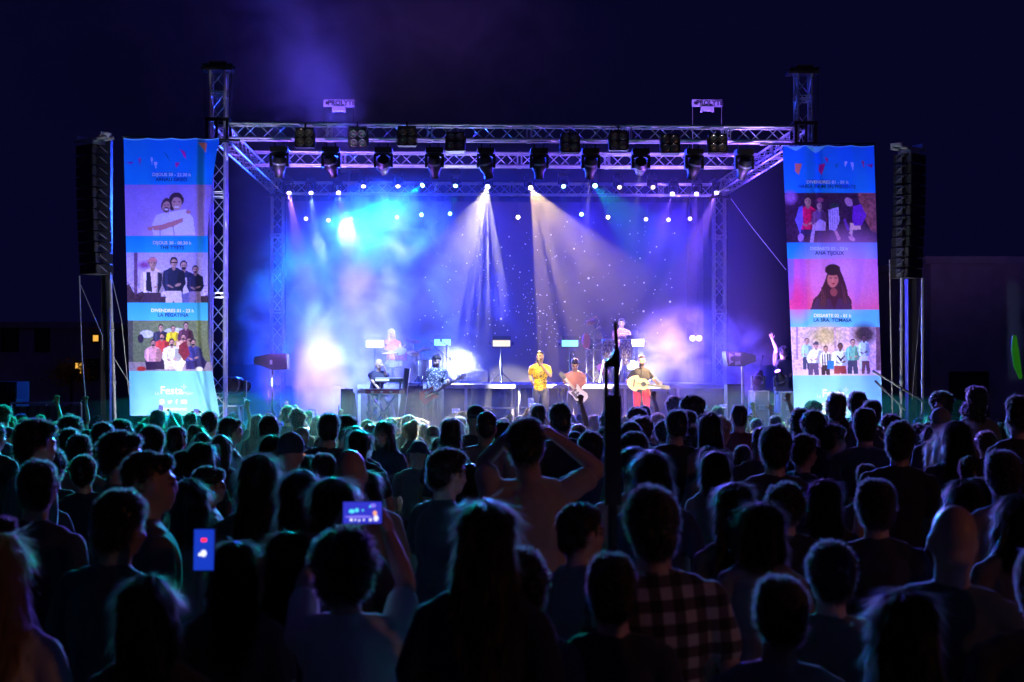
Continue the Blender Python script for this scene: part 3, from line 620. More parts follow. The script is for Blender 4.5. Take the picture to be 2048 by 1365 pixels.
    c.rect(1550, 654, 1780, 752, (222, 180, 198)); c.ell(1650, 672, 36, 22, (190,165,120), soft=.5); c.rect(1668,654,1672,752,(190,150,160)); c.ell(1728,668,24,20,(70,50,60), soft=.4); c.rect(1752,654,1780,752,(120,80,100)); c.noise(1550, 654, 1780, 752, .35, 3, 5); c.rect(1550,742,1780,752,(225,200,205))
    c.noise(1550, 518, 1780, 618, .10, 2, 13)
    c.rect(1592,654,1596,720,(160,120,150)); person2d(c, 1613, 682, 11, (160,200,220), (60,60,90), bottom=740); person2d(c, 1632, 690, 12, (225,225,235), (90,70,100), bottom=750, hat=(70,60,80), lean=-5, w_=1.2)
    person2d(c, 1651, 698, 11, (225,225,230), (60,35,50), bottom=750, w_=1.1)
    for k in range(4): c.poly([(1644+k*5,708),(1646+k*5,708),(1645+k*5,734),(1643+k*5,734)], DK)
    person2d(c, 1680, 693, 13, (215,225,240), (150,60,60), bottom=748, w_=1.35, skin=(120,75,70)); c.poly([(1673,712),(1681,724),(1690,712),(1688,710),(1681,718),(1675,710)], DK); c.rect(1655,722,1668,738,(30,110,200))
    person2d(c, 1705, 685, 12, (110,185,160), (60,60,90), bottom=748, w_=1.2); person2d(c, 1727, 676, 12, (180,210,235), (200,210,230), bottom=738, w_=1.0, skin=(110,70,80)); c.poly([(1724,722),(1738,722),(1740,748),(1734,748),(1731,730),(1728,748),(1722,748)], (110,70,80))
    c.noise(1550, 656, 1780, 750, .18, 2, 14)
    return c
def banner(lb, canvas, xl, xr, ytop, ybot, YY, texts, fold, seed):
    """xl, xr: functions of v giving the cloth's side edges in photo columns"""
    r = thing('banner', lb, 'banner', P((xl(0)+xr(0))/2, ytop, YY), 0, 'tall festival banners beside the stage'); base = r.location.copy()
    NU, NV = 176, 500
    def S(px, py, off=0.0):
        v = min(1, max(0, (py-ytop)/(ybot-ytop))); a, b = xl(v), xr(v); u = min(1.02, max(-.02, (px-a)/(b-a)))
        dy = .020*math.sin(u*9+v*3+seed)*(.3+v)+.014*math.sin(u*21-v*5+seed*2)+.02*math.sin(v*11+u*4)
        for (fu, fv, du, dv, amp, wd) in fold:
            t = (u-fu)*du+(v-fv)*dv; n_ = -(u-fu)*dv+(v-fv)*du
            if -.0 < t+.5: dy += amp*math.exp(-(n_/wd)**2)*math.exp(-max(0, abs(t)-.12)**2/.02)
        sag = .025*abs(math.sin(4*math.pi*u))*max(0, 1-v*22)
        p = P(px, py, YY+dy-off); p.z -= sag; return p
    vs = []; cols = np.zeros(((NU+1)*(NV+1), 4), np.float32); cols[:, 3] = 1
    for j in range(NV+1):
        v = j/NV; a, b = xl(v), xr(v); py = ytop+v*(ybot-ytop)
        for i in range(NU+1):
            u = i/NU; px = a+u*(b-a); vs.append(tuple(S(px, py)-base))
            ix = min(canvas.W-1, max(0, int((px-canvas.x0)*canvas.k))); iy = min(canvas.H-1, max(0, int((py-canvas.y0)*canvas.k)))
            cols[j*(NU+1)+i, :3] = canvas.a[iy, ix]
    fs = [(j*(NU+1)+i, (j+1)*(NU+1)+i, (j+1)*(NU+1)+i+1, j*(NU+1)+i+1) for j in range(NV) for i in range(NU)]
    me = bpy.data.meshes.new('printed_cloth'); me.from_pydata(vs, [], fs)
    at = me.color_attributes.new('print', 'FLOAT_COLOR', 'POINT'); at.data.foreach_set('color', cols.ravel())
    me.polygons.foreach_set('use_smooth', [True]*len(fs))
    if 'banner_cloth' not in MATS:
        m = mat('banner_cloth', (1, 1, 1), .45); nt = m.node_tree; b_ = nt.nodes['Principled BSDF']
        ca = nt.nodes.new('ShaderNodeVertexColor'); ca.layer_name = 'print'; nt.links.new(ca.outputs[0], b_.inputs['Base Color'])
        tr = nt.nodes.new('ShaderNodeBsdfTranslucent'); nt.links.new(ca.outputs[0], tr.inputs[0]); mx = nt.nodes.new('ShaderNodeMixShader'); mx.inputs[0].default_value = .3
        out = [n for n in nt.nodes if n.type == 'OUTPUT_MATERIAL'][0]
        nt.links.new(b_.outputs[0], mx.inputs[1]); nt.links.new(tr.outputs[0], mx.inputs[2]); nt.links.new(mx.outputs[0], out.inputs[0])
    me.materials.append(MATS['banner_cloth']); link('printed_cloth', me, r)
    WH = mat('print_white', (.82, .84, .9), .5); LIL = mat('print_lilac', (.62, .66, .9), .5); NAVY = mat('print_navy', (.005, .03, .13), .5)
    def draw(me2, cx, cy, s, mt, name, ang=0):
        for v in me2.vertices:
            x, y = v.co.x, v.co.y
            if ang: x, y = x*math.cos(ang)-y*math.sin(ang), x*math.sin(ang)+y*math.cos(ang)
            v.co = S(cx+x*s, cy-y*s, .006+ (.004 if v.co.z > 0 else 0))-base
        me2.materials.clear(); me2.materials.append(mt); link(name, me2, r)
    for body, cx, cy, s, mt, bo in texts:
        draw(text_mesh(body, 1.0, .002, bo), cx, cy, s, {'w': WH, 'l': LIL, 'n': NAVY}[mt], 'lettering', -.01)
    return r, S, draw
def icon_mesh(kind):
    m = MB()
    def ring(cx, cy, r0, r1, n=20, sq=False):
        vs = []
        for rr_ in (r0, r1):
            for i in range(n):
                a = 2*math.pi*i/n; c_, s_ = math.cos(a), math.sin(a)
                if sq: k = (abs(c_)**4+abs(s_)**4)**-.25; c_, s_ = c_*k, s_*k
                vs.append(Vector((cx+rr_*c_, cy+rr_*s_, 0)))
        m.add(vs, [(i, (i+1) % n, n+(i+1) % n, n+i) for i in range(n)])
    def poly(p): m.add([Vector((x, y, 0)) for x, y in p], [tuple(range(len(p)))])
    if kind == 'camera': ring(0, 0, .36, .48, sq=True); ring(0, 0, .14, .24); poly([(.2, .2), (.3, .2), (.3, .3), (.2, .3)])
    elif kind == 'bird': poly([(-.5, -.3), (-.1, -.4), (.25, -.2), (.4, .1), (.5, .25), (.35, .27), (.2, .38), (.02, .3), (0, .1), (-.3, .2), (-.45, .35), (-.45, .1), (-.38, -.05), (-.2, -.18)])
    elif kind == 'f': poly([(-.1, -.5), (.08, -.5), (.08, -.05), (.28, -.05), (.3, .12), (.08, .12), (.08, .25), (.14, .32), (.3, .32), (.3, .5), (.05, .5), (-.1, .35), (-.1, .12), (-.25, .12), (-.25, -.05), (-.1, -.05)])
    elif kind == 'play':
        o = [(-.62, .3), (-.5, .42), (.5, .42), (.62, .3), (.62, -.3), (.5, -.42), (-.5, -.42), (-.62, -.3)]; t3 = [(-.16, .22), (.24, 0), (-.16, -.22)]
        vs = [Vector((x, y, 0)) for x, y in o+t3]; m.add(vs, [(0, 1, 8), (1, 2, 8), (2, 9, 8), (2, 3, 9), (3, 4, 9), (4, 5, 9), (5, 10, 9), (5, 6, 10), (6, 7, 10), (7, 0, 10), (0, 8, 10)])
    elif kind == 'star':
        n = 8; out = []; inn = []
        for i in range(n):
            a = math.pi*i/4; ro = .55 if i % 2 == 0 else .15; out.append(Vector((ro*math.sin(a), ro*math.cos(a), 0))); inn.append(Vector((ro*.58*math.sin(a), ro*.58*math.cos(a), 0)))
        m.add(out+inn, [(i, (i+1) % n, n+(i+1) % n, n+i) for i in range(n)])
    me = bpy.data.meshes.new('icon'); me.from_pydata([tuple(v) for v in m.v], [], m.f); return me
LT = [('DIJOUS 30 - 22.30 h', 343, 350, 9.2, 'l', .02), ('ARNAU GRISÓ', 343, 360, 9.6, 'n', .02), ('DIJOUS 30 - 00.30 h', 344, 486.5, 9.2, 'l', .02), ('THE TYETS', 344, 496, 10, 'n', .02),
      ('DIVENDRES 01 - 23 h', 345, 622, 9.4, 'w', .02), ('LA PEGATINA', 346, 631, 10, 'n', .02), ('La', 314, 787, 9, 'w', .0), ('Festa', 343, 782, 22, 'w', .02), ('Major', 376, 787, 9, 'w', .0), ('#fmsantcugat', 347, 818, 10, 'w', .02)]
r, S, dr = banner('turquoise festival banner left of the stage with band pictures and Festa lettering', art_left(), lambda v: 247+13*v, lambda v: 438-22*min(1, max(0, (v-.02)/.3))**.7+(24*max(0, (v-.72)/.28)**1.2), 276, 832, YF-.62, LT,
       [(.84, .93, .4, .9, -.09, .035), (.9, .12, .3, 1, .10, .06), (.86, .68, .1, 1, -.07, .035)], 1.0)
for k_, x in (('camera', 324), ('bird', 340), ('f', 353), ('play', 368)): dr(icon_mesh(k_), x, 804, 10, MATS['print_white'], 'icon')
dr(icon_mesh('star'), 368, 774, 12, MATS['print_white'], 'icon')
m = MB(); b0 = r.location; m.tube(P(245, 273, YF-.6)-b0, P(480, 281, YF-.3)-b0, .022); m.build('top_pole', BLKM, r)
RT = [('DIVENDRES 01 - 01 h', 1655, 365, 9.2, 'l', .02), ('HABLA DE MI EN PRESENTE', 1654, 374, 9.4, 'n', .02), ('DISSABTE 02 - 23 h', 1658, 498, 9.2, 'l', .02), ('ANA TIJOUX', 1659, 507, 10, 'n', .02),
      ('DISSABTE 02 - 01 h', 1665, 632, 9.2, 'w', .02), ('LA SRA. TOMASA', 1665, 641, 10, 'n', .02), ('La', 1638, 793, 9, 'w', 0), ('Festa', 1667, 788, 22, 'w', .02), ('Major', 1699, 793, 9, 'w', 0), ('#fmsantcugat', 1670, 825, 10, 'w', .02)]
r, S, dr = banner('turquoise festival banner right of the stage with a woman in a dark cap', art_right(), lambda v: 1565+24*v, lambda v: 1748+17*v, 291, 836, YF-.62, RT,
       [(.2, .5, .0, 1, .05, .04), (.35, .2, .0, 1, -.05, .05), (.75, .62, -.5, .8, .05, .04)], 2.4)
for k_, x in (('camera', 1649), ('bird', 1665), ('f', 1678), ('play', 1693)): dr(icon_mesh(k_), x, 811, 10, MATS['print_white'], 'icon')
dr(icon_mesh('star'), 1692, 780, 12, MATS['print_white'], 'icon')
m = MB(); b0 = r.location; m.tube(P(1520, 289, YF-.35)-b0, P(1750, 289, YF-.6)-b0, .022); m.build('top_pole', BLKM, r)
# unseen flood lamps added in the pit to light the banners from below
for bx, nm in ((345, 'left'), (1665, 'right')):
    pos = P(bx, 765, 25.9); pos.z = GZ(25.9)+.45
    r = thing('added_flood_lamp', f'low flood lamp added unseen on the ground under the {nm} banner', 'flood lamp', (pos.x, pos.y, GZ(25.9)), 0, 'added banner flood lamps')
    m = MB(); m.box((0, 0, .36), (.36, .14, .26), Euler((R(-40), 0, 0)).to_matrix()); m.box((0, 0, .02), (.3, .3, .04)); [m.box((s*.19, 0, .2), (.02, .05, .36)) for s in (-1, 1)]; m.build('housing', BLK, r)
    m = MB(); m.box((0, .055, .41), (.32, .012, .22), Euler((R(-40), 0, 0)).to_matrix()); m.build('lens', glow('flood', (.7, 1, 1), 6), r)
    spot('added_flood_light', r, (pos.x, pos.y+.12, pos.z+.1), P(bx, 730, YF-.6), (1.0, .94, .92), 620, 84, 1.0, .15)
    spot('added_flood_light', r, (pos.x, pos.y+.12, pos.z+.15), P(bx, 420, YF-.6), (.74, .80, 1.0), 1250, 60, 1.0, .15)
# ---------------------------------------------------------------- loudspeaker arrays and their lifting towers
GRILL = mat('speaker_grille', (.016, .016, .02), .55); bumpy(GRILL, 90, .5, .5)
def speaker_array(pxc, ptop, pbot, Y, side, lb):
    top, bot = PZ(ptop, Y), PZ(pbot, Y); x = PX(pxc, Y); n = 12; hh = (top-bot)/n
    r = thing('speaker_array', lb, 'speaker array', (x, Y, bot), side*R(38), 'hanging loudspeaker arrays')
    for i in range(n):
        z = (n-1-i)*hh+hh/2; yb = .10*((i/(n-1))**2)
        m = MB(); w_, d_ = .50, .42
        poly = [(-w_/2, -d_/2), (w_/2, -d_/2), (w_/2*.8, d_/2), (-w_/2*.8, d_/2)]
        vs = [Vector((px_, py_+yb, z+s*(hh/2-.012))) for s in (-1, 1) for px_, py_ in poly]
        m.add(vs, [(3, 2, 1, 0), (4, 5, 6, 7), (0, 1, 5, 4), (1, 2, 6, 5), (2, 3, 7, 6), (3, 0, 4, 7)])
        m.cur = 1
        for s in (-1, 1): m.box((s*(w_/2-.02)+0, .04+yb, z), (.02, .30, hh*.9)); m.box((s*(w_/2+.0), -.1+yb, z+hh*.3), (.035, .06, .05))
        m.cur = 2; m.box((0, -d_/2+yb-.004, z), (w_*.94, .012, hh*.8))
        m.build('cabinet', [GRILL, BLKM, mat('grille_face', (.03, .03, .036), .4, .3)], r)
    m = MB(); zt = top-bot+.10
    m.tube((-.42, -.1, zt), (.45, -.06, zt+.02), .035); m.tube((-.38, .14, zt), (.40, .14, zt+.02), .035); m.box((0, .02, zt-.05), (.26, .3, .08)); m.box((-.36, .02, zt+.06), (.06, .28, .07)); m.box((.33, .02, zt+.08), (.05, .26, .10), Euler((0, R(20), 0)).to_matrix())
    m.build('bumper_frame', ALU, r)
    m = MB()
    for i in range(n):
        z = (n-1-i)*hh+hh/2
        m.box((-side*-.30 if side < 0 else -.30, .02, z), (.03, .14, hh*.75)); m.tube(((-.30 if side > 0 else .30), -.08, z+.06), ((-.34 if side > 0 else .34), .06, z-.05), .012, n=6)
    m.build('rigging_links', mat('dull_steel', (.06, .06, .09), .5, .4), r)
    return r
speaker_array(185, 296, 552, 27.4, -1, 'long black line of loudspeakers hanging left of the left banner')
speaker_array(1820, 305, 556, 27.4, 1, 'long black line of loudspeakers hanging right of the right banner')
def lift_tower(px, ptop, Y, poles, lb):
    x = PX(px, Y); r = thing('lifting_tower', lb, 'lifting tower', (x, Y, GZ(Y)), 0, 'lifting towers for the loudspeakers'); zt = PZ(ptop, Y)-GZ(Y)
    m = MB(); m.box((0, 0, zt/2), (.17, .2, zt)); m.box((0, -.102, zt/2), (.05, .01, zt)); m.build('mast', BLK, r)
    for (pa, ya, pb, yb_) in poles:
        a = P(pa, ya, Y-.3)-r.location; b = P(pb, yb_, Y-.3)-r.location
        m = MB(); m.tube(a, b, .028); m.tube(a+(b-a)*.34, a+(b-a)*.36, .045); m.tube(a+(b-a)*.7, a+(b-a)*.72, .045); m.build('prop_pole', ALU, r)
    m = MB(); m.box((0, 0, .05), (1.2, 1.2, .08)); m.box((0, .3, .5), (.9, .4, .7)); m.build('base', BLK, r); return r
def cable(pts, Y, lb, rad=.007, m_=None):
    a = P(pts[0], pts[1], Y); m = MB(); q = [P(pts[i], pts[i+1], Y)-a for i in range(0, len(pts), 2)]
    m.path(q, rad, 5); o = m.build('guy_wire', m_ or ALU); o.location = a; return tag(o, lb, 'wire', 'guy wires of the towers')
lift_tower(213, 285, 27.8, [(221, 560, 231, 850)], 'black lifting tower with a bright pole left of the left banner')
lift_tower(1822, 300, 27.8, [(1803, 556, 1802, 850), (1845, 556, 1845, 850)], 'black lifting tower with two bright poles right of the right banner')
cable((159, 552, 163, 700, 176, 860), 27, 'thin wire falling straight below the left loudspeaker array', .012)
cable((161, 570, 205, 672, 205, 700), 27.2, 'slanted thin wire from the left loudspeaker array towards its tower', .006)
cable((221, 545, 243, 640, 258, 790), 27.2, 'slanted wire between the left tower and the left banner')
cable((228, 716, 262, 772), 27.3, 'short stay wire low beside the left banner', .009)
cable((1779, 520, 1781, 640, 1785, 830), 27, 'thin wire hanging down left of the right tower poles', .010)
cable((1846, 560, 1838, 640, 1824, 800), 27.2, 'thin slanted wire between the two poles of the right tower')
cable((1462, 398, 1500, 450, 1572, 540), 30, 'long thin stay wire crossing the dark air left of the right banner', .005)
for (a, b, c_, d_), lb in (((1745, 742, 1850, 805), 'upper pale stay bar slanting down from the right banner'), ((1750, 762, 1812, 822), 'lower pale stay bar slanting down from the right banner')):
    q = P(a, b, 27.5); m = MB(); m.tube((0, 0, 0), P(c_, d_, 27.2)-q, .022); o = m.build('stay_bar', MATS['dull_steel']); o.location = q; tag(o, lb, 'stay bar', 'stay bars by the right tower')

# ---------------------------------------------------------------- side speakers, cases, drapes
def obj_at(name, lb, cat, px, py, Y, group=None): return thing(name, lb, cat, P(px, py, Y), 0, group)
def poly_px(pts, Y, y0, y1, org):
    return MB().prism([((P(x, y, Y)-org).x, (P(x, y, Y)-org).z) for x, y in pts], y0, y1)
r = obj_at('pole_speaker', 'dark wedge loudspeaker on a pole seen from behind at the left stage side', 'loudspeaker', 545, 725, 30.2, 'wedge loudspeakers on poles')
m = poly_px([(510,722),(512,714),(541,709),(575,708),(577,739),(547,741),(530,734),(511,728)], 30.2, -.22, .22, r.location); m.build('cabinet', mat('speaker_blue_black', (.02, .022, .03), .5), r)
m = MB(); m.box((.0, -.235, .0), (.05, .02, .09)); m.tube((.0, -.25, -.03), (.0, -.25, .05), .01); m.build('handle', ALU, r)
m = MB(); z0 = SZ-r.location.z; m.tube((0, 0, z0), (0, 0, -.14), .02); [m.tube((0, 0, z0+.45), (.35*math.cos(a), .35*math.sin(a), z0), .012, n=6) for a in (.4, 2.5, 4.6)]; m.build('stand', BLKM, r)
r = obj_at('pole_speaker', 'dark wedge loudspeaker with a crossed grille on a pole at the right stage side', 'loudspeaker', 1478, 717, 30.2, 'wedge loudspeakers on poles')
m = poly_px([(1448,704),(1450,702),(1480,704),(1507,711),(1508,723),(1484,733),(1453,733),(1449,720)], 30.2, -.22, .22, r.location); m.build('cabinet', MATS['speaker_blue_black'], r)
m = MB()
GP = mat('grille_pattern', (.16, .16, .2), .6)
o_ = r.location
for pl_ in ([(1454,706),(1463,711),(1463,724),(1454,730)], [(1466,706),(1478,707),(1476,713),(1466,711)], [(1466,724),(1476,722),(1478,729),(1466,731)]): 
    q = [((P(x, y, 30.2)-o_).x, (P(x, y, 30.2)-o_).z) for x, y in pl_]; m.prism(q, -.226, -.219)
m.build('grille', GP, r)
m = MB(); m.lathe([(.05, -.228), (.05, -.222)], (P(1461, 717, 30.2)-o_), Euler((0, 0, 0)).to_quaternion(), n=14) if False else m.disc(P(1461.5, 717.5, 30.2)-o_+Vector((0, -.227, 0)), (0, -1, 0), .055, n=16); m.build('speaker_cone', BLK, r)
m = MB(); z0 = SZ-r.location.z; xx = .07; m.tube((xx, 0, z0), (xx, 0, -.14), .024); m.tube((xx, -.02, z0), (xx, -.02, z0+.35), .04); [m.tube((xx, 0, z0+.45), (xx+.35*math.cos(a), .35*math.sin(a), z0), .012, n=6) for a in (.4, 2.5, 4.6)]; m.build('stand', ALU, r)
def case(px0, px1, ptop, Y, lb, zt=None, light=False):
    x0, x1 = PX(px0, Y), PX(px1, Y); zt = zt if zt is not None else PZ(ptop, Y)
    r = thing('flight_case', lb, 'flight case', ((x0+x1)/2, Y, SZ), 0, 'flight cases on stage'); h = zt-SZ; w_ = x1-x0
    m = MB(); m.box((0, 0, h/2), (w_-.02, .6, h-.02)); m.build('body', mat('pale_case', (.28, .28, .33), .5) if light else CASE, r)
    m = MB()
    for a in (-1, 1):
        for b in (-1, 1): m.box((a*w_/2, b*.3, h/2), (.03, .03, h))
        for z in (.012, h-.012): m.box((0, a*.3, z), (w_, .03, .025)); m.box((a*w_/2, 0, z), (.03, .6, .025))
    m.build('edge_profile', MATS['bright_alu'], r)
    m = MB(); m.box((0, -.31, h*.6), (min(.18, w_*.4), .015, .11)); m.tube((-.05, -.325, h*.58), (.05, -.325, h*.58), .009); m.build('handle', ALU, r); return r
case(441, 482, 0, 29.6, 'dark flight case with pale edges under the left moving head', zt=P(470, 770, 29.6).z-.33*1.25-.004)
case(1503, 1531, 0, 31, 'pale flight case left of the waving stagehand', zt=P(1516, 757, 31).z-.33*.8-.004, light=True)
case(1556, 1586, 0, 31, 'pale flight case half hidden by the right banner edge', zt=P(1561, 759, 31).z-.33*.8-.004, light=True)
r = thing('stage_monitor', 'upright dark loudspeaker box beside the right smoke cloud', 'loudspeaker', (PX(1468, 30.8), 30.8, SZ))
h = PZ(769, 30.8)-SZ; m = MB(); m.box((0, 0, h/2), (.36, .4, h)); m.build('cabinet', BLK, r); m = MB(); m.box((-.0, -.205, h/2), (.33, .012, h*.95)); m.build('grille', mat('grey_grille', (.10, .10, .12), .6), r)
r = thing('cable_drape', 'draped dark amplifier box in bright smoke at stage left', 'amplifier', (PX(694, 30.4), 30.4, SZ))
h = PZ(778, 30.4)-SZ; m = MB(); m.box((0, 0, h/2), (.24, .3, h)); m.build('body', RUBBER, r)
m = MB()
for k in range(7):
    x = .10+.02*k; m.path([Vector((-.02+.01*k, -.17, h+.01)), Vector((x*.8, -.18, h*.9)), Vector((x, -.18, h*.45)), Vector((x+.02*(k % 3), -.18, h*(.1+.05*(k % 4))))], .009)
m.tube((-.19, 0, 0), (-.17, 0, h*.62), .012); m.build('cable', BLK, r)
r = thing('amplifier_stack', 'tall dark cabinet stack between the keyboards and the bass player', 'amplifier', (PX(826, 32.3), 32.3, SZ))
h = PZ(766, 32.3)-SZ; m = MB(); m.box((0, 0, h/2), (.46, .4, h)); m.build('cabinet', BLK, r)
m = MB(); [m.disc((.0, -.205, h*(.15+.14*k)), (0, -1, 0), .05, n=12) for k in range(5)]; m.build('speaker_cone', mat('cone', (.05, .05, .06), .5), r)
m = MB(); m.box((0, -.20, h-.04), (.44, .012, .05)); m.build('control_panel', ALU, r)

# ---------------------------------------------------------------- instruments
CHROME = mat('chrome', (.75, .75, .78), .15, 1.0); RED = mat('red_lacquer', (.42, .02, .03), .25); BRASS = mat('cymbal', (.75, .42, .30), .28, .8)
SKIN_D = mat('drum_skin', (.75, .70, .62), .5); DSH = mat('drum_shell', (.10, .08, .16), .25)
# keyboards
KY = 30.9
kb = obj_at('keyboard', 'red stage keyboard played by the bald keyboard player', 'keyboard', 764, 783, KY-.25, 'keyboards')
m = MB(); m.box((0, 0, 0), (.98, .34, .09)); m.build('body', RED, kb); m = MB(); m.box((-.43, -.172, 0), (.16, .02, .075)); m.box((.43, -.172, 0), (.10, .02, .07)); [m.box((x, -.176, -.01), (.06, .012, .03)) for x in (-.2, 0, .2)]; m.build('end_block', SKIN_D, kb)
m = MB(); m.box((0, .03, .052), (.8, .15, .012)); m.build('keys', SKIN_D, kb)
k2 = obj_at('keyboard', 'upper black and white keyboard beside the drum kit', 'keyboard', 782, 760, KY+.25, 'keyboards')
m = MB(); m.box((0, 0, 0), (.72, .36, .07)); m.build('body', BLK, k2); m = MB(); m.box((-.18, -.186, .0), (.30, .012, .05)); m.box((0, -.08, .04), (.66, .14, .012)); m.build('keys', SKIN_D, k2)
r = thing('keyboard_stand', 'grey folding stand carrying the two keyboards', 'keyboard stand', (PX(768, KY), KY-.1, SZ)); hk = kb.location.z-.05-SZ; h2 = k2.location.z-.04-SZ
m = MB()
for s in (-1, 1):
    y = .12*s; m.tube((-.30, y-.1, 0), (.28, y-.1, hk), .02); m.tube((.30, y-.1, 0), (-.28, y-.1, hk), .02)
m.tube((.30, .2, 0), (.34, .35, h2), .025); m.tube((-.15, .3, 0), (-.1, .35, h2), .025); m.tube((-.2, .35, h2), (.4, .35, h2), .02); m.tube((-.35, -.15, hk), (.35, -.15, hk), .018); m.build('frame', ALU, r)
m = MB(); m.box((.42, .3, hk*.85), (.12, .34, hk*1.6), Euler((0, R(7), 0)).to_matrix()); m.build('side_panel', mat('stand_panel', (.12, .16, .2), .4), r)
# drum kit
DY = 34.6
dk = thing('drum_kit', 'drum kit with red tom and pink lit cymbals on the riser', 'drum kit', (PX(812, DY), DY, RZ)); D0 = dk.location
def dp(px, py, dy=0): return P(px, py, DY+dy)-D0
def drum(name, c, r_, h_, q, m_shell, parent):
    m = MB(); m.lathe([(r_, -h_/2), (r_, h_/2)], c, q, n=24); o = m.build(name, m_shell, parent)
    m = MB(); m.lathe([(r_*.98, h_/2), (r_*.98, h_/2+.004)], c, q, n=24); m.build('head', SKIN_D, o)
    m = MB()
    for z in (-h_/2, h_/2): m.lathe([(r_+.006, z-.012), (r_+.012, z), (r_+.006, z+.012)], c, q, n=24)
    for i in range(6):
        a = i*math.pi/3; p0 = Vector(c)+q @ Vector(((r_+.014)*math.cos(a), (r_+.014)*math.sin(a), -h_/2)); p1 = Vector(c)+q @ Vector(((r_+.014)*math.cos(a), (r_+.014)*math.sin(a), h_/2)); m.tube(p0, p1, .006, n=5)
    m.build('hoop', CHROME, o); return o
tilt = Euler((R(24), R(8), 0)).to_quaternion(); flat = Euler((R(6), 0, 0)).to_quaternion(); faceq = Euler((R(88), 0, 0)).to_quaternion()
drum('bass_drum', dp(812, 745), .27, .42, faceq, DSH, dk)
drum('snare_drum', dp(790, 727, -.25), .17, .15, flat, mat('snare_shell', (.7, .68, .6), .2, .3), dk)
drum('tom', dp(802, 712, -.1), .15, .26, Euler((R(35), R(-8), 0)).to_quaternion(), RED, dk); drum('tom', dp(826, 716, -.1), .15, .22, tilt, DSH, dk); drum('floor_tom', dp(846, 735, -.15), .19, .36, flat, DSH, dk)
for c, rr_, tx, ty in ((dp(827, 682, 0), .19, -14, 6), (dp(826, 705, -.2), .16, -4, 0), (dp(780, 705, -.2), .2, 6, -4), (dp(848, 700, .2), .2, -10, -12)):
    m = MB(); q = Euler((R(tx), R(ty), 0)).to_quaternion(); m.lathe([(.012, .03), (.035, .022), (.05, .008), (rr_, -.014), (rr_, -.018), (.04, .0)], c, q, n=28); cy = m.build('cymbal', BRASS, dk)
    m = MB(); m.tube((c.x, c.y, .02), c, .011, n=6); m.tube(c, c+Vector((0, 0, .05)), .008, n=6)
    for a in (.3, 2.4, 4.5): m.tube((c.x, c.y, .4), (c.x+.26*math.cos(a), c.y+.26*math.sin(a), .015), .009, n=6)
    m.build('cymbal_stand', CHROME, dk)
m = MB(); m.box(dp(812, 760, .5)*1, (.3, .3, .04)); m.tube(Vector((-.35, .75, 0)), Vector((-.35, .75, .46)), .02); m.lathe([(.17, .46), (.17, .53)], (-.35, .75, 0)); m.build('stool', BLK, dk)
def mic_stand(px, ptop, Y, z0, lb, boom=None):
    r = thing('microphone_stand', lb, 'microphone stand', (PX(px, Y), Y, z0), 0, 'microphone stands'); h = PZ(ptop, Y)-z0
    m = MB(); m.tube((0, 0, .02), (0, 0, h), .010, n=6)
    for a in (.5, 2.6, 4.7): m.tube((0, 0, .16), (.28*math.cos(a), .28*math.sin(a), .012), .009, n=6)
    m.lathe([(.03, .14), (.03, .2)], (0, 0, 0), n=8)
    end = Vector((0, 0, h))
    if boom: end = P(boom[0], boom[1], Y-.1)-r.location; m.tube(Vector((0, 0, h))-(end-Vector((0, 0, h)))*.3, end, .008, n=6)
    m.build('stand', CHROME if z0 > SZ+.1 else BLKM, r)
    m = MB(); m.cap(end, end+Vector((0, -.03, .04)), .014, .025); m.build('microphone', BLKM, r); return r
mic_stand(876, 700, 34.0, RZ, 'tall drum overhead microphone stand before the teal led panel', (900, 720))
mic_stand(893, 690, 34.2, RZ, 'second overhead microphone stand beside the dazzling round lamp', (882, 684))
mic_stand(838, 770, 30.2, SZ, 'microphone stand angled across the bass player', (868, 735))
mic_stand(1283, 740, 29.7, SZ, 'straight microphone stand before the acoustic guitarist', (1281, 733))
mic_stand(1275, 660, 36.2, RZ, 'thin boom stand reaching over the percussion player', (1254, 650))
mic_stand(1148, 706, 34.0, RZ, 'microphone stand just behind the electric guitarist')
mic_stand(1519, 740, 31.2, SZ, 'slanted boom stand beside the right wedge loudspeaker', (1525, 716))
mic_stand(1336, 790, 30.4, SZ, 'low microphone stand right of the acoustic guitarist')
# congas
CB = mat('conga_wood', (.42, .30, .22), .4); nt = CB.node_tree; tc = nt.nodes.new('ShaderNodeTexCoord'); mp = nt.nodes.new('ShaderNodeMapping'); mp.inputs['Scale'].default_value = (1, 1, .35)
vo = nt.nodes.new('ShaderNodeTexVoronoi'); vo.feature = 'DISTANCE_TO_EDGE'; vo.inputs['Scale'].default_value = 26; cr = nt.nodes.new('ShaderNodeValToRGB'); cr.color_ramp.elements[0].color = (.05, .03, .05, 1); cr.color_ramp.elements[1].color = (.62, .48, .36, 1); cr.color_ramp.elements[0].position = .05; cr.color_ramp.elements[1].position = .25
nt.links.new(tc.outputs['Object'], mp.inputs[0]); nt.links.new(mp.outputs[0], vo.inputs['Vector']); nt.links.new(vo.outputs['Distance'], cr.inputs[0]); nt.links.new(cr.outputs[0], nt.nodes['Principled BSDF'].inputs['Base Color'])
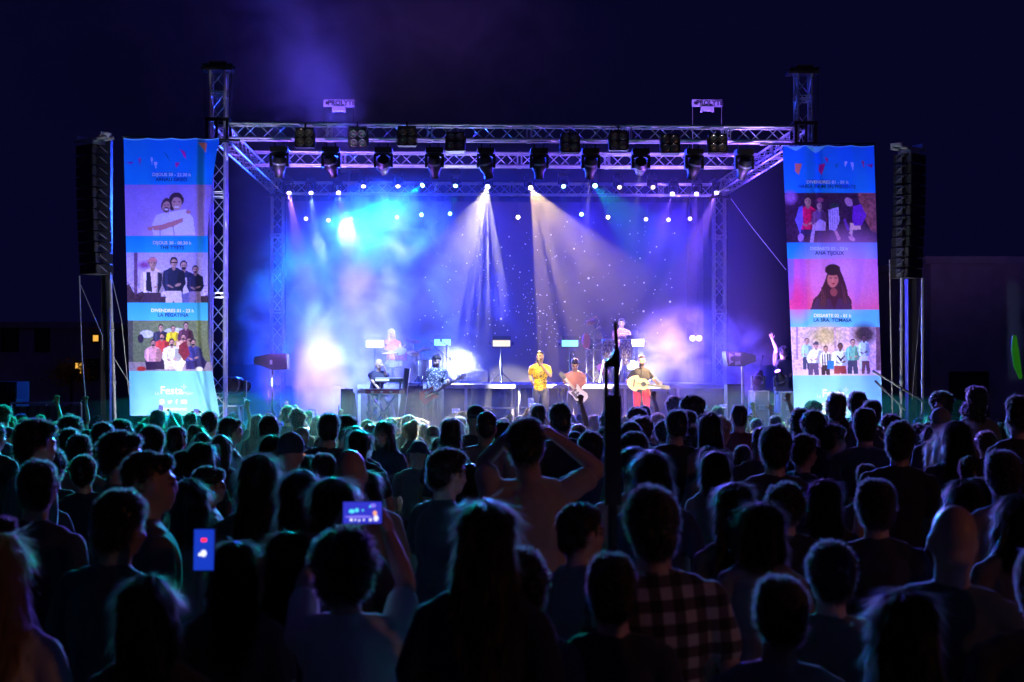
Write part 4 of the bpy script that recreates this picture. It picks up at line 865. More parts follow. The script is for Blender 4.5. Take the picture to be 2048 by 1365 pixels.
for px, lb in ((1216, 'wide patterned conga drum on a chrome stand, left one'), (1252, 'narrower patterned conga drum, right one below the percussion player')):
    Y = 34.0; r = thing('conga', lb, 'conga drum', (PX(px, Y), Y, RZ), 0, 'congas on the riser'); ht = PZ(679, Y)-RZ; k = 1.0 if px < 1230 else .9
    m = MB(); m.lathe([(.10*k, ht-.62), (.13*k, ht-.5), (.165*k, ht-.3), (.172*k, ht-.18), (.155*k, ht-.03), (.15*k, ht)], n=24); m.build('shell', CB, r)
    m = MB(); m.lathe([(.152*k, ht-.01), (.152*k, ht+.008)], n=24); m.build('head', SKIN_D, r)
    m = MB(); m.lathe([(.158*k, ht-.045), (.166*k, ht-.03), (.158*k, ht-.015)], n=24)
    for i in range(6): a = i*math.pi/3+.3; m.tube((.165*k*math.cos(a), .165*k*math.sin(a), ht-.03), (.178*k*math.cos(a), .178*k*math.sin(a), ht-.22), .007, n=5)
    for i in range(4): a = i*math.pi/2+.5; m.tube((.13*k*math.cos(a), .13*k*math.sin(a), ht-.48), (.25*math.cos(a), .25*math.sin(a), .01), .013, n=6)
    m.lathe([(.14*k, ht-.5), (.145*k, ht-.48), (.14*k, ht-.46)], n=20); m.build('stand', CHROME, r)
# percussion rack
PY_ = 34.2; r = thing('percussion_rack', 'chrome percussion rack with hanging bells, red drum and triangle', 'percussion rack', (PX(1190, PY_), PY_, RZ)); O = r.location
def pp(px, py, dy=0): return P(px, py, PY_+dy)-O
m = MB()
for x in (1173, 1187, 1205): m.tube((pp(x, 700).x, 0, .02), (pp(x, 700).x, 0, pp(x, 668 if x != 1187 else 645).z), .016, n=6)
for a, b in ((( 1166, 676), (1206, 676)), ((1170, 688), (1204, 688)), ((1187, 660), (1200, 652)), ((1174, 700), (1206, 700))): m.tube(pp(*a), pp(*b), .014, n=6)
for x in (1173, 1205):
    for a in (.6, 2.7, 4.8): q = pp(x, 700); m.tube((q.x, 0, .25), (q.x+.28*math.cos(a), .28*math.sin(a), .01), .012, n=6)
m.build('frame', CHROME, r)
m = MB(); m.box(pp(1181, 645), (.20, .14, .10), Euler((R(10), R(-12), 0)).to_matrix()); m.box(pp(1184, 638), (.26, .05, .03), Euler((0, R(-25), 0)).to_matrix()); m.build('wood_block', mat('wood_block', (.45, .22, .12), .5), r)
m = MB(); a, b, c = pp(1193, 656), pp(1203, 656), pp(1198, 640); m.path([a, c, b, a], .008); m.build('triangle', CHROME, r)
m = MB(); m.lathe([(.05, -.07), (.045, -.04), (.03, .03), (.012, .07)], pp(1202, 672, -.1), n=14); m.build('bell', mat('bell', (.55, .42, .22), .3, .8), r)
m = MB(); q = Euler((R(80), 0, R(35))).to_quaternion(); m.lathe([(.16, -.03), (.16, .03)], pp(1172, 683, -.15), q, n=20); o = m.build('frame_drum', mat('magenta_drum', (.65, .01, .12), .35), r); o.scale = (.75, 1, 1.15); o.location = (pp(1172, 683).x*.25, 0, -pp(1172, 683).z*.15)
m = MB(); m.lathe([(.10, -.14), (.10, .14)], pp(1206, 740, -.1), Euler((R(60), 0, R(-35))).to_quaternion(), n=18); m.build('tambour', mat('pink_shell', (.35, .12, .3), .3), r)
m = MB(); rr = random.Random(5)
for k in range(26): q = pp(rr.uniform(1168, 1212), rr.uniform(664, 745), rr.uniform(-.1, .1)); m.box(q, (.03, .03, rr.uniform(.02, .06)), Euler((rr.random(), rr.random(), 0)).to_matrix())
m.build('clamp', CHROME, r)
# ---------------------------------------------------------------- people
def voxel(mb, name, size, smooth=4, mats=None, wr=0.0, wsc=9.0, seed=0):
    me = bpy.data.meshes.new(name); me.from_pydata([tuple(v) for v in mb.v], [], mb.f); me.update()
    o = bpy.data.objects.new('tmp', me); COL.objects.link(o)
    m = o.modifiers.new('r', 'REMESH'); m.mode = 'VOXEL'; m.voxel_size = size; m.use_smooth_shade = True
    if smooth: s = o.modifiers.new('s', 'SMOOTH'); s.factor = .5; s.iterations = smooth
    out = bpy.data.meshes.new_from_object(o.evaluated_get(bpy.context.evaluated_depsgraph_get()))
    bpy.data.objects.remove(o); bpy.data.meshes.remove(me); out.name = name
    if wr:
        n = len(out.vertices); co = np.empty(n*3); out.vertices.foreach_get('co', co); no = np.empty(n*3); out.vertex_normals.foreach_get('vector', no); co = co.reshape(-1, 3); no = no.reshape(-1, 3)
        d = np.array([mnoise.noise(Vector((c[0]*wsc+seed, c[1]*wsc, c[2]*wsc*.55)))+.5*mnoise.noise(Vector((c[0]*wsc*2.3, c[1]*wsc*2.3, c[2]*wsc*1.5+seed))) for c in co])
        co += no*(d*wr)[:, None]; out.vertices.foreach_set('co', co.ravel()); out.update()
    for x in (mats if isinstance(mats, (list, tuple)) else [mats]):
        if x: out.materials.append(x)
    return out
def arr(me):
    n = len(me.vertices); co = np.empty(n*3); me.vertices.foreach_get('co', co); return co.reshape(-1, 3)
def skin_mat():
    if 'skin' in MATS: return MATS['skin']
    m = mat('skin', (.5, .3, .22), .45); nt = m.node_tree; b = nt.nodes['Principled BSDF']
    ca = nt.nodes.new('ShaderNodeVertexColor'); ca.layer_name = 'paint'; oi = nt.nodes.new('ShaderNodeObjectInfo')
    cr = nt.nodes.new('ShaderNodeValToRGB'); cr.color_ramp.elements[0].color = (.34, .19, .13, 1); cr.color_ramp.elements[1].color = (.62, .40, .30, 1)
    mx = nt.nodes.new('ShaderNodeMix'); mx.data_type = 'RGBA'; mx.blend_type = 'MULTIPLY'; mx.inputs[0].default_value = 1
    nt.links.new(oi.outputs['Random'], cr.inputs[0]); nt.links.new(cr.outputs[0], mx.inputs[6]); nt.links.new(ca.outputs[0], mx.inputs[7]); nt.links.new(mx.outputs[2], b.inputs['Base Color'])
    b.inputs['Subsurface Weight'].default_value = .0
    return m
def cloth_mat(name, ramp, rough=.85, pattern=None):
    """ramp: list of colours picked at random per person"""
    if name in MATS: return MATS[name]
    m = mat(name, ramp[0], rough); nt = m.node_tree; b = nt.nodes['Principled BSDF']
    if len(ramp) > 1:
        oi = nt.nodes.new('ShaderNodeObjectInfo'); cr = nt.nodes.new('ShaderNodeValToRGB'); cr.color_ramp.interpolation = 'CONSTANT'
        while len(cr.color_ramp.elements) < len(ramp): cr.color_ramp.elements.new(.5)
        for i, c in enumerate(ramp): cr.color_ramp.elements[i].position = i/len(ramp); cr.color_ramp.elements[i].color = (*c, 1)
        nt.links.new(oi.outputs['Random'], cr.inputs[0]); nt.links.new(cr.outputs[0], b.inputs['Base Color'])
    tc = nt.nodes.new('ShaderNodeTexCoord')
    if pattern == 'leopard':
        vo = nt.nodes.new('ShaderNodeTexVoronoi'); vo.inputs['Scale'].default_value = 26; c2 = nt.nodes.new('ShaderNodeValToRGB')
        c2.color_ramp.elements[0].position = .25; c2.color_ramp.elements[0].color = (.06, .035, .03, 1); c2.color_ramp.elements[1].position = .45; c2.color_ramp.elements[1].color = (*ramp[0], 1)
        nt.links.new(tc.outputs['Object'], vo.inputs['Vector']); nt.links.new(vo.outputs['Distance'], c2.inputs[0]); nt.links.new(c2.outputs[0], b.inputs['Base Color'])
    elif pattern == 'dots':
        vo = nt.nodes.new('ShaderNodeTexVoronoi'); vo.inputs['Scale'].default_value = 30; c2 = nt.nodes.new('ShaderNodeValToRGB')
        c2.color_ramp.elements[0].position = .28; c2.color_ramp.elements[0].color = (.75, .75, .85, 1); c2.color_ramp.elements[1].position = .36; c2.color_ramp.elements[1].color = (*ramp[0], 1)
        nt.links.new(tc.outputs['Object'], vo.inputs['Vector']); nt.links.new(vo.outputs['Distance'], c2.inputs[0]); nt.links.new(c2.outputs[0], b.inputs['Base Color'])
    elif pattern == 'plaid':
        sx_ = nt.nodes.new('ShaderNodeSeparateXYZ'); nt.links.new(tc.outputs['Object'], sx_.inputs[0]); outs = []
        for k in (0, 2):
            a = nt.nodes.new('ShaderNodeMath'); a.operation = 'MULTIPLY'; a.inputs[1].default_value = 13; nt.links.new(sx_.outputs[k], a.inputs[0])
            f = nt.nodes.new('ShaderNodeMath'); f.operation = 'FRACT'; nt.links.new(a.outputs[0], f.inputs[0]); g2 = nt.nodes.new('ShaderNodeMath'); g2.operation = 'GREATER_THAN'; g2.inputs[1].default_value = .5; nt.links.new(f.outputs[0], g2.inputs[0]); outs.append(g2)
        ad = nt.nodes.new('ShaderNodeMath'); nt.links.new(outs[0].outputs[0], ad.inputs[0]); nt.links.new(outs[1].outputs[0], ad.inputs[1]); dv = nt.nodes.new('ShaderNodeMath'); dv.operation = 'DIVIDE'; dv.inputs[1].default_value = 2; nt.links.new(ad.outputs[0], dv.inputs[0])
        c2 = nt.nodes.new('ShaderNodeValToRGB'); c2.color_ramp.elements[0].color = (.02, .01, .012, 1); c2.color_ramp.elements[1].color = (.50, .45, .42, 1); e = c2.color_ramp.elements.new(.5); e.color = (.10, .08, .08, 1)
        nt.links.new(dv.outputs[0], c2.inputs[0]); nt.links.new(c2.outputs[0], b.inputs['Base Color'])
    n = nt.nodes.new('ShaderNodeTexNoise'); n.inputs['Scale'].default_value = 14; bp = nt.nodes.new('ShaderNodeBump'); bp.inputs['Strength'].default_value = .35; bp.inputs['Distance'].default_value = .02
    nt.links.new(tc.outputs['Object'], n.inputs['Vector']); nt.links.new(n.outputs['Fac'], bp.inputs['Height']); nt.links.new(bp.outputs['Normal'], b.inputs['Normal'])
    b.inputs['Sheen Weight'].default_value = .2; return m
def hair_mat(name, c, tr):
    if name in MATS: return MATS[name]
    m = mat(name, c, .42); nt = m.node_tree; b = nt.nodes['Principled BSDF']; t = nt.nodes.new('ShaderNodeBsdfTranslucent'); t.inputs[0].default_value = (*tr, 1)
    mx = nt.nodes.new('ShaderNodeMixShader'); mx.inputs[0].default_value = .7; out = [n for n in nt.nodes if n.type == 'OUTPUT_MATERIAL'][0]
    nt.links.new(b.outputs[0], mx.inputs[1]); nt.links.new(t.outputs[0], mx.inputs[2]); nt.links.new(mx.outputs[0], out.inputs[0]); return m
HAIRC = {'dark': ((.018, .012, .01), (.42, .36, .32)), 'brown': ((.05, .028, .018), (.55, .45, .36)), 'blond': ((.38, .25, .12), (.85, .72, .5)), 'grey': ((.25, .24, .24), (.7, .7, .7))}
def hair_mats(c): a, b = HAIRC[c]; return [mat('hair_'+c, a, .36), hair_mat('strand_'+c, a, b)]

def head_blobs(m, C, Q, s=1.0):
    def e(c, r): m.ell(C+Q @ (Vector(c)*s), tuple(v*s for v in r), Q, nu=16, nv=12)
    e((0, .012, .022), (.074, .092, .094)); e((0, -.028, -.03), (.058, .066, .082)); e((0, -.052, -.088), (.034, .032, .024)); e((0, -.02, -.07), (.052, .055, .035)); e((0, .034, -.045), (.066, .062, .075)); e((0, .01, -.02), (.070, .080, .07))
    e((0, -.097, -.022), (.012, .018, .017)); e((0, -.092, -.002), (.008, .012, .028)); e((0, -.080, .022), (.048, .016, .013)); e((-.034, -.068, -.035), (.022, .022, .02)); e((.034, -.068, -.035), (.022, .022, .02))
    e((0, -.088, -.062), (.022, .012, .010)); e((-.076, .004, -.014), (.010, .019, .030)); e((.076, .004, -.014), (.010, .019, .030))
def paint_head(me, C, Q, s=1.0, beard=0.0, tan=None):
    co = arr(me); Qi = np.array(Q.to_matrix().transposed() if hasattr(Q, 'to_matrix') else Q.transposed()); p = (co-np.array(C)) @ Qi.T/s
    col = np.ones((len(co), 4), np.float32)
    def mul(mask, c): col[mask, :3] *= np.array(c, np.float32)
    x, y, z = np.abs(p[:, 0]), p[:, 1], p[:, 2]; front = (y < -.055) & (y > -.15) & (z < .12) & (z > -.14) & (x < .09)
    mul(front & (((x-.030)/.019)**2+((z+.002)/.013)**2 < 1), (.45, .38, .38)); mul(front & (((x-.030)/.011)**2+((z+.004)/.007)**2 < 1), (.15, .12, .12))
    mul(front & (((x-.031)/.022)**2+((z-.022)/.006)**2 < 1), (.22, .16, .14)); mul(front & ((x/.024)**2+((z+.062)/.008)**2 < 1), (.85, .45, .42))
    if beard: mul((y < -.01) & (y > -.15) & (z < -.045) & (z > -.125) & (x < .07) & ~((x/.02)**2+((z+.062)/.006)**2 < 1), (beard, beard*.85, beard*.8))
    at = me.color_attributes.new('paint', 'FLOAT_COLOR', 'POINT'); at.data.foreach_set('color', col.ravel())
def hand_blobs(m, W, d, n, curl=.3, s=1.0, left=False, spread=1.0, fs=(1, 1, 1, 1)):
    """wrist W, finger direction d, palm normal n (the side the fingers close to)"""
    d = Vector(d).normalized(); n = Vector(n); n = (n-d*n.dot(d)).normalized(); sd = d.cross(n)*(-1 if left else 1)
    Q = Matrix((sd, d, n)).transposed()
    m.ell(W+d*.045*s, (.038*s, .05*s, .015*s), Q, nu=12, nv=8); m.cap(W, W+d*.03*s, .026*s, .028*s)
    L = [.068, .078, .072, .056]
    for i in range(4):
        o = (i-1.5)*.021*s; b = W+d*(.085-.006*abs(i-1.3))*s+sd*o; dd = (d+sd*(i-1.5)*.10*spread).normalized(); a = curl*fs[i]; p = b
        for k, fr in enumerate((.45, .3, .25)):
            ang = a*(k+.6)*1.15; v = dd*math.cos(ang)+n*math.sin(ang); q = p+v*L[i]*fr*s; m.cap(p, q, (.0098-.001*k)*s, (.009-.001*k)*s, n=8); p = q
    b = W+d*.025*s-sd*.030*s; t = (-sd*.8+d*.65+n*.25).normalized(); q = b+t*.045*s; m.cap(b, q, .014*s, .011*s, n=8); m.cap(q, q+(t*.5+d*.6+n*.4*curl).normalized()*.03*s, .011*s, .008*s, n=8)
DEF = dict(pel=(0, 0, .95), chest=(0, 0, 1.28), neck=(0, .01, 1.50), head=(0, -.015, 1.645), shL=(-.182, .01, 1.405), shR=(.182, .01, 1.405), elL=(-.235, .03, 1.15), elR=(.235, .03, 1.15),
           wrL=(-.235, -.07, .90), wrR=(.235, -.07, .90), hipL=(-.09, 0, .92), hipR=(.09, 0, .92), knL=(-.11, -.02, .50), knR=(.11, -.02, .50), anL=(-.12, .03, .08), anR=(.12, .03, .08), toL=(-.14, -.14, .035), toR=(.14, -.14, .035))
def build_person(J, name='person', vox=.011, fem=0.0, shirt='short', shirt_m=None, pants_m=None, headrot=(0, 0, 0), hands=None, beard=0.0, sleeve=None, long_top=0.0, parts=('body', 'shirt', 'trousers'), bulk=1.0, seed=0, skinm=None, pants='long'):
    j = {k: Vector(v) for k, v in dict(DEF, **J).items()}; H = Euler(tuple(R(a) for a in headrot), 'XYZ').to_quaternion(); out = {}
    up = (j['chest']-j['pel']).normalized(); sx_ = (j['shR']-j['shL']).normalized(); fw = up.cross(sx_).normalized(); sx2 = fw.cross(up).normalized(); T = Matrix((sx2, fw, up)).transposed()
    hx = (j['hipR']-j['hipL']).normalized()
    def torso(m, g, lower=True):
        m.ell(j['chest']+up*.02, (.152*bulk*(1-.08*fem)+g, .098*bulk+g, .19+g), T, nu=16, nv=12); m.ell(j['pel'].lerp(j['chest'], .42), (.128*bulk*(1-.12*fem)+g, .09*bulk+g, .17+g), T, nu=16, nv=12)
        m.ell(j['chest']+up*.10, (.165*bulk+g, .075+g, .09+g), T, nu=16, nv=10)
        m.ell(j['pel']+up*.0, (.145*bulk*(1+.08*fem)+g, .10*bulk+g, .12+g), T, nu=16, nv=12)
        for s in 'LR': m.cap(j['chest']+up*.15, j['sh'+s], .060+g*.7, .046+g*.7); m.cap(j['neck']-up*.03, j['sh'+s].lerp(j['neck'], .35), .045+g*.5, .048+g*.5)
        if fem:
            for s in (-1, 1): m.ell(j['chest']+sx2*s*.07-fw*(-.0)+fw*(-.085 if fw.y > 0 else .085), (.05+g, .045+g, .05+g), T)
    m = MB(); torso(m, 0); m.limb([j['neck']-up*.05, j['neck'], j['head']+Vector((0, .012, -.05))], [.068, .060*(1-.12*fem), .058*(1-.12*fem)])
    head_blobs(m, j['head'], H)
    for s in 'LR':
        m.limb([j['sh'+s], j['sh'+s].lerp(j['el'+s], .4), j['el'+s]], [.050*bulk, .047*bulk, .036]); m.limb([j['el'+s], j['el'+s].lerp(j['wr'+s], .3), j['wr'+s]], [.036, .038, .025])
        m.limb([j['hip'+s], j['kn'+s]], [.082*bulk, .052]); m.limb([j['kn'+s], j['kn'+s].lerp(j['an'+s], .35), j['an'+s]], [.052, .054, .034]); m.cap(j['an'+s]-Vector((0, -.02, .03)), j['to'+s], .042, .032)
        hd = (hands or {}).get(s, None); fd = (j['wr'+s]-j['el'+s]).normalized()
        if hd is None: hd = dict(d=fd, n=(.3 if s == 'L' else -.3, -.2 if abs(fd.z) > .5 else 0, -.6 if abs(fd.z) < .5 else 0) if abs(fd.z) < .9 else ((1, 0, 0) if s == 'L' else (-1, 0, 0)), curl=.45)
        hand_blobs(m, j['wr'+s], hd['d'], hd['n'], hd.get('curl', .4), left=(s == 'L') ^ hd.get('flip', False), spread=hd.get('spread', 1), fs=hd.get('fs', (1, 1, 1, 1)))
    me = voxel(m, 'body', vox, 2, skinm or skin_mat()); paint_head(me, j['head'], H, 1.0, beard)
    body = link(name, me); out['body'] = body; body['_head'] = tuple(j['head']); out['H'] = (j['head'], H)
    if shirt:
        m = MB(); torso(m, .016); ns = {'short': .62, 'long': 1.0, 'none': .12, 'elbow': 1.0}[shirt]
        if long_top: [m.ell(j['pel']-up*long_top*q_, (.152*bulk, .115*bulk, .09), T, nu=16, nv=12) for q_ in (.25, .6, 1.0)]
        for s in 'LR':
            e = j['sh'+s].lerp(j['el'+s], ns); m.limb([j['sh'+s], e], [.056*bulk, .053*bulk+(.004 if shirt == 'short' else -.004)])
            if shirt == 'long': m.limb([j['el'+s], j['el'+s].lerp(j['wr'+s], .93)], [.050, .036])
        m.cap(j['neck']-up*.045, j['neck']-up*.02, .074, .066)
        sme = voxel(m, 'shirt', vox*1.05, 2, shirt_m, .006, 9, seed)
        if up.z > .85:
            c3 = arr(sme); hem = j['pel'].z-.03-long_top*1.0; lo_ = c3[:, 2] < hem; c3[lo_, 2] = hem+.006*np.sin(c3[lo_, 0]*60); sme.vertices.foreach_set('co', c3.ravel()); sme.update()
        sh = link('shirt', sme, body); out['shirt'] = sh
    if pants:
        m = MB(); m.ell(j['pel']-up*.01, (.150*bulk*(1+.08*fem)+.010, .105*bulk+.010, .115), T, nu=16, nv=12)
        for s in 'LR':
            m.limb([j['hip'+s], j['kn'+s]], [.094*bulk, .066])
            if pants == 'long': m.limb([j['kn'+s], j['kn'+s].lerp(j['an'+s], .95)], [.066, .052])
            else: m.cap(j['kn'+s], j['kn'+s].lerp(j['an'+s], .05), .07, .07)
        link('trousers', voxel(m, 'trousers', vox*1.15, 2, pants_m, .006, 8, seed+3), body)
    m = MB()
    for s in 'LR': m.cap(j['an'+s]-Vector((0, -.03, .02)), j['to'+s]+Vector((0, 0, .006)), .048, .040)
    link('shoes', voxel(m, 'shoes', .016, 1, mat('shoe', (.03, .03, .035), .5)), body)
    return out

def hair_mesh(kind, color, strands=1500, vox=.011, seed=1):
    """hair in head space (origin = head centre, face towards -Y)"""
    m = MB(); rr = np.random.RandomState(seed); long_ = kind in ('long', 'bob', 'wavy')
    e = lambda c, r: m.ell(c, r, nu=16, nv=12)
    vr = np.random.RandomState(seed*7+1); qx, qy, qz = vr.uniform(-.006, .008), vr.uniform(-.004, .012), vr.uniform(-.006, .016)
    if kind in ('short', 'crop'):
        e((qx*2, .01+qy, .055+qz), (.068, .075, .062)); e((-qx*3, .0, .07+qz), (.05, .06, .045))
        k = 0 if kind == 'short' else -.006; e((0, .022, .042), (.083+k, .098+k, .086+k)); e((0, .055, -.015), (.070+k, .062+k, .075)); e((0, -.055, .085), (.050, .030, .026))
    elif kind in ('curly', 'afro'):
        k = 0 if kind == 'curly' else .035
        e((0, .02, .06), (.092+k, .105+k, .092+k)); e((0, .05, 0), (.088+k, .08+k, .09))
        for i in range(46):
            v = Vector((rr.randn(), rr.randn()*.9+.25, abs(rr.randn())*.9-.15)).normalized(); e(Vector((0, .022, .045))+Vector((v.x*(.085+k), v.y*(.095+k), v.z*(.09+k))), (.026, .026, .024))
    elif kind in ('long', 'wavy'):
        e((0, .02, .038), (.086, .102, .092)); e((0, .062, -.08), (.088, .055, .16)); e((0, .075, -.22), (.095, .045, .16)); e((-.068, .005, -.09), (.028, .05, .14)); e((.068, .005, -.09), (.028, .05, .14)); e((-.075, .03, -.2), (.03, .045, .13)); e((.075, .03, -.2), (.03, .045, .13))
    elif kind == 'bob':
        e((0, .02, .038), (.088, .103, .092)); e((0, .055, -.05), (.092, .062, .11)); e((-.07, .01, -.06), (.03, .055, .09)); e((.07, .01, -.06), (.03, .055, .09))
    elif kind in ('bun', 'tail'):
        e((0, .02, .036), (.080, .097, .086)); e((0, .05, -.01), (.070, .062, .075))
        if kind == 'bun': e((0, .095, .105), (.045, .045, .04))
        else: e((0, .115, .05), (.026, .03, .028)); m.limb([(0, .125, .05), (0, .15, -.03), (0, .14, -.20)], [.024, .032, .012])
    me = voxel(m, 'hair', vox, 1, hair_mats(color), .011 if kind not in ('curly', 'afro') else .016, 18, seed)
    # keep the face free: pull hair vertices back behind the face plane below the fringe
    co = arr(me); low = (co[:, 2] < .035) & (co[:, 1] < -.02) & (np.abs(co[:, 0]) < (.06 if long_ else .075)); co[low, 1] = np.maximum(co[low, 1], -.02); me.vertices.foreach_set('co', co.ravel()); me.update()
    if strands:
        no = np.empty(len(co)*3); me.vertex_normals.foreach_get('vector', no); no = no.reshape(-1, 3)
        ok = np.where(~((co[:, 1] < -.03) & (co[:, 2] < .05)))[0]; idx = ok[rr.randint(0, len(ok), strands)]
        P0, Nn = co[idx], no[idx]; rnd3 = rr.randn(strands, 3); down = np.tile(np.array([0, .15, -1.0]), (strands, 1))
        if kind in ('curly', 'afro'): D = Nn*1.0+rnd3*.55; Ls = .010+.020*rr.rand(strands)
        elif kind in ('short', 'crop'): D = Nn*.55+rnd3*.30+np.array([0, .25, .15]); Ls = (.006+.015*rr.rand(strands))*(1 if kind == 'short' else .5)
        else:
            tang = down-Nn*(down*Nn).sum(1)[:, None]; tang /= np.linalg.norm(tang, axis=1)[:, None]+1e-6; D = tang*1.0+Nn*(.04+.12*rr.rand(strands)[:, None])+rnd3*.10; Ls = .04+.09*rr.rand(strands)
        D /= np.linalg.norm(D, axis=1)[:, None]; S_ = np.cross(D, Nn+rnd3*.2); S_ /= np.linalg.norm(S_, axis=1)[:, None]+1e-6; w_ = (.0018+.0016*rr.rand(strands))[:, None]
        A, B = P0-S_*w_, P0+S_*w_; mid = P0+D*Ls[:, None]*.6; Tt = P0+D*Ls[:, None]+rnd3*.004+(np.array([0, 0, -.004]) if not long_ else 0)
        vs = np.concatenate([co, A, B, mid-S_*w_*.7, mid+S_*w_*.7, Tt]); n0, n = len(co), strands
        fs = [tuple(p.vertices) for p in me.polygons]; nf = len(fs)
        for i in range(n): fs.append((n0+i, n0+n+i, n0+3*n+i, n0+2*n+i)); fs.append((n0+2*n+i, n0+3*n+i, n0+4*n+i))
        m2 = bpy.data.meshes.new('hair'); m2.from_pydata(vs.tolist(), [], fs)
        for x in me.materials: m2.materials.append(x)
        mi = [0]*nf+[1]*(2*n); m2.polygons.foreach_set('material_index', mi); m2.polygons.foreach_set('use_smooth', [True]*len(fs)); m2.update(); bpy.data.meshes.remove(me); me = m2
    return me
def hat_mesh(kind, m_):
    m = MB()
    if kind == 'cap': m.ell((0, .012, .05), (.084, .102, .085), nu=18, nv=12); m.box((0, -.135, .045), (.13, .10, .012), Euler((R(8), 0, 0)).to_matrix()); m.ell((0, -.15, .043), (.066, .04, .008), nu=14, nv=6); m.ell((0, .012, .135), (.01, .01, .006))
    elif kind == 'backcap': m.ell((0, .012, .05), (.084, .102, .085), nu=18, nv=12); m.ell((0, .13, .035), (.066, .06, .008), nu=14, nv=6)
    elif kind == 'bucket': m.ell((0, .012, .06), (.088, .104, .08), nu=18, nv=12); m.lathe([(.092, .045), (.135, .0), (.137, .004), (.094, .06)], (0, .012, 0), n=22)
    me = voxel(m, 'hat', .009, 1, m_); return me
def put_hair(person, me, name='hair'):
    C, H = person['H']; o = link(name, me, person['body'], C); o.rotation_mode = 'QUATERNION'; o.rotation_quaternion = H; return o
# ---------------------------------------------------------------- the band
def stage_person(px, Y, z0, lb, joints_px, **kw):
    """joints_px: {joint: (photo x, photo y, depth offset)}; everything else stands at px"""
    root = Vector((PX(px, Y), Y, z0)); J = {}
    for k, v in joints_px.items(): q = P(v[0], v[1], Y+v[2]); J[k] = tuple(q-root)
    base = dict(DEF)
    if 'head' in J:
        dz = J['head'][2]-DEF['head'][2]; dx = J['head'][0]; dyy = J['head'][1]-DEF['head'][1]
        J.setdefault('neck', (dx*.9, DEF['neck'][1]+dyy*.8, DEF['neck'][2]+dz)); J.setdefault('chest', (dx*.6, dyy*.35, DEF['chest'][2]+dz*.8)); J.setdefault('pel', (0, 0, DEF['pel'][2]+dz*.45))
        for s in 'LR':
            J.setdefault('sh'+s, (DEF['sh'+s][0]+dx*.8, DEF['sh'+s][1]+dyy*.6, DEF['sh'+s][2]+dz)); J.setdefault('hip'+s, (DEF['hip'+s][0], 0, DEF['hip'+s][2]+dz*.45))
    hair = kw.pop('hair', None); hat = kw.pop('hat', None)
    p = build_person(J, **kw); b = p['body']; b.location = root; tag(b, lb, 'person', 'musicians on the stage')
    if hair: put_hair(p, hair_mesh(hair[0], hair[1], 500, .010, 3))
    if hat: put_hair(p, hat, 'hat')
    return p
DARKP = cloth_mat('dark_trousers', [(.03, .03, .045)]); JEAN = cloth_mat('jeans', [(.10, .12, .22)])
YS = 30.0
stage_person(1081, YS, SZ, 'singer in a yellow patterned shirt holding a microphone to his mouth', dict(head=(1080, 714, -.02), elR=(1101, 752, -.10), wrR=(1079, 727, -.20), elL=(1060, 752, .08), wrL=(1063, 764, -.10), knL=(1070, 815, -.05)),
    vox=.009, shirt='short', shirt_m=cloth_mat('leopard_shirt', [(.85, .52, .04)], .5, 'leopard'), pants_m=cloth_mat('grey_jeans', [(.12, .12, .17)]), headrot=(-8, 0, -28), beard=.45, hair=('crop', 'dark'),
    hands=dict(R=dict(d=(-.35, -.1, .9), n=(-.2, -.9, 0), curl=1.5)), seed=1)
r = thing('microphone', 'silver handheld microphone at the singer\'s mouth', 'microphone', P(1074, 719, YS-.24)); m = MB(); m.cap((0, 0, 0), (.05, .0, -.14), .016, .012); m.build('handle', BLKM, r); m = MB(); m.ell((-.01, 0, .02), .027); m.build('grille', CHROME, r)
stage_person(1151, 30.6, SZ, 'electric guitarist in an open pink brown shirt bending over a white guitar', dict(head=(1150, 730, -.16), elL=(1131, 757, .0), wrL=(1129, 766, -.22), elR=(1168, 765, .02), wrR=(1154, 783, -.24)),
    vox=.010, shirt='long', shirt_m=cloth_mat('open_shirt', [(.62, .26, .20)]), pants_m=DARKP, headrot=(28, 0, 0), hair=('short', 'dark'), long_top=.05, hands=dict(L=dict(d=(.3, -.6, .5), n=(.3, -.3, .6), curl=1.2), R=dict(d=(-.6, -.3, -.3), n=(0, .8, 0), curl=.9)), seed=2)
stage_person(1283, 29.9, SZ, 'acoustic guitarist in a dark shirt and bright red trousers', dict(head=(1283, 722, -.03), elL=(1254, 763, -.02), wrL=(1276, 774, -.26), elR=(1306, 758, -.0), wrR=(1319, 773, -.26)),
    vox=.009, shirt='short', shirt_m=cloth_mat('black_tee', [(.035, .03, .06)]), pants_m=cloth_mat('red_trousers', [(.75, .03, .05)]), headrot=(2, 0, -6), beard=.3, hair=('crop', 'brown'), hands=dict(L=dict(d=(.9, -.1, -.2), n=(0, .9, -.2), curl=.8), R=dict(d=(.3, -.4, .8), n=(-.2, .8, 0), curl=1.3)), seed=3, bulk=1.08)
stage_person(871, 31.0, SZ, 'bass player in a dark white-speckled shirt beside the dazzling lamp', dict(head=(873, 722, -.06), elL=(856, 766, .0), wrL=(858, 785, -.24), elR=(890, 768, .02), wrR=(897, 768, -.30)),
    vox=.010, shirt='long', shirt_m=cloth_mat('speckled_shirt', [(.05, .05, .12)], .7, 'dots'), pants_m=DARKP, headrot=(12, 0, 10), beard=.4, hair=('curly', 'dark'), hands=dict(L=dict(d=(.3, -.2, -.7), n=(.2, .9, 0), curl=.8), R=dict(d=(-.2, -.5, .7), n=(-.3, .7, 0), curl=1.2)), seed=4)
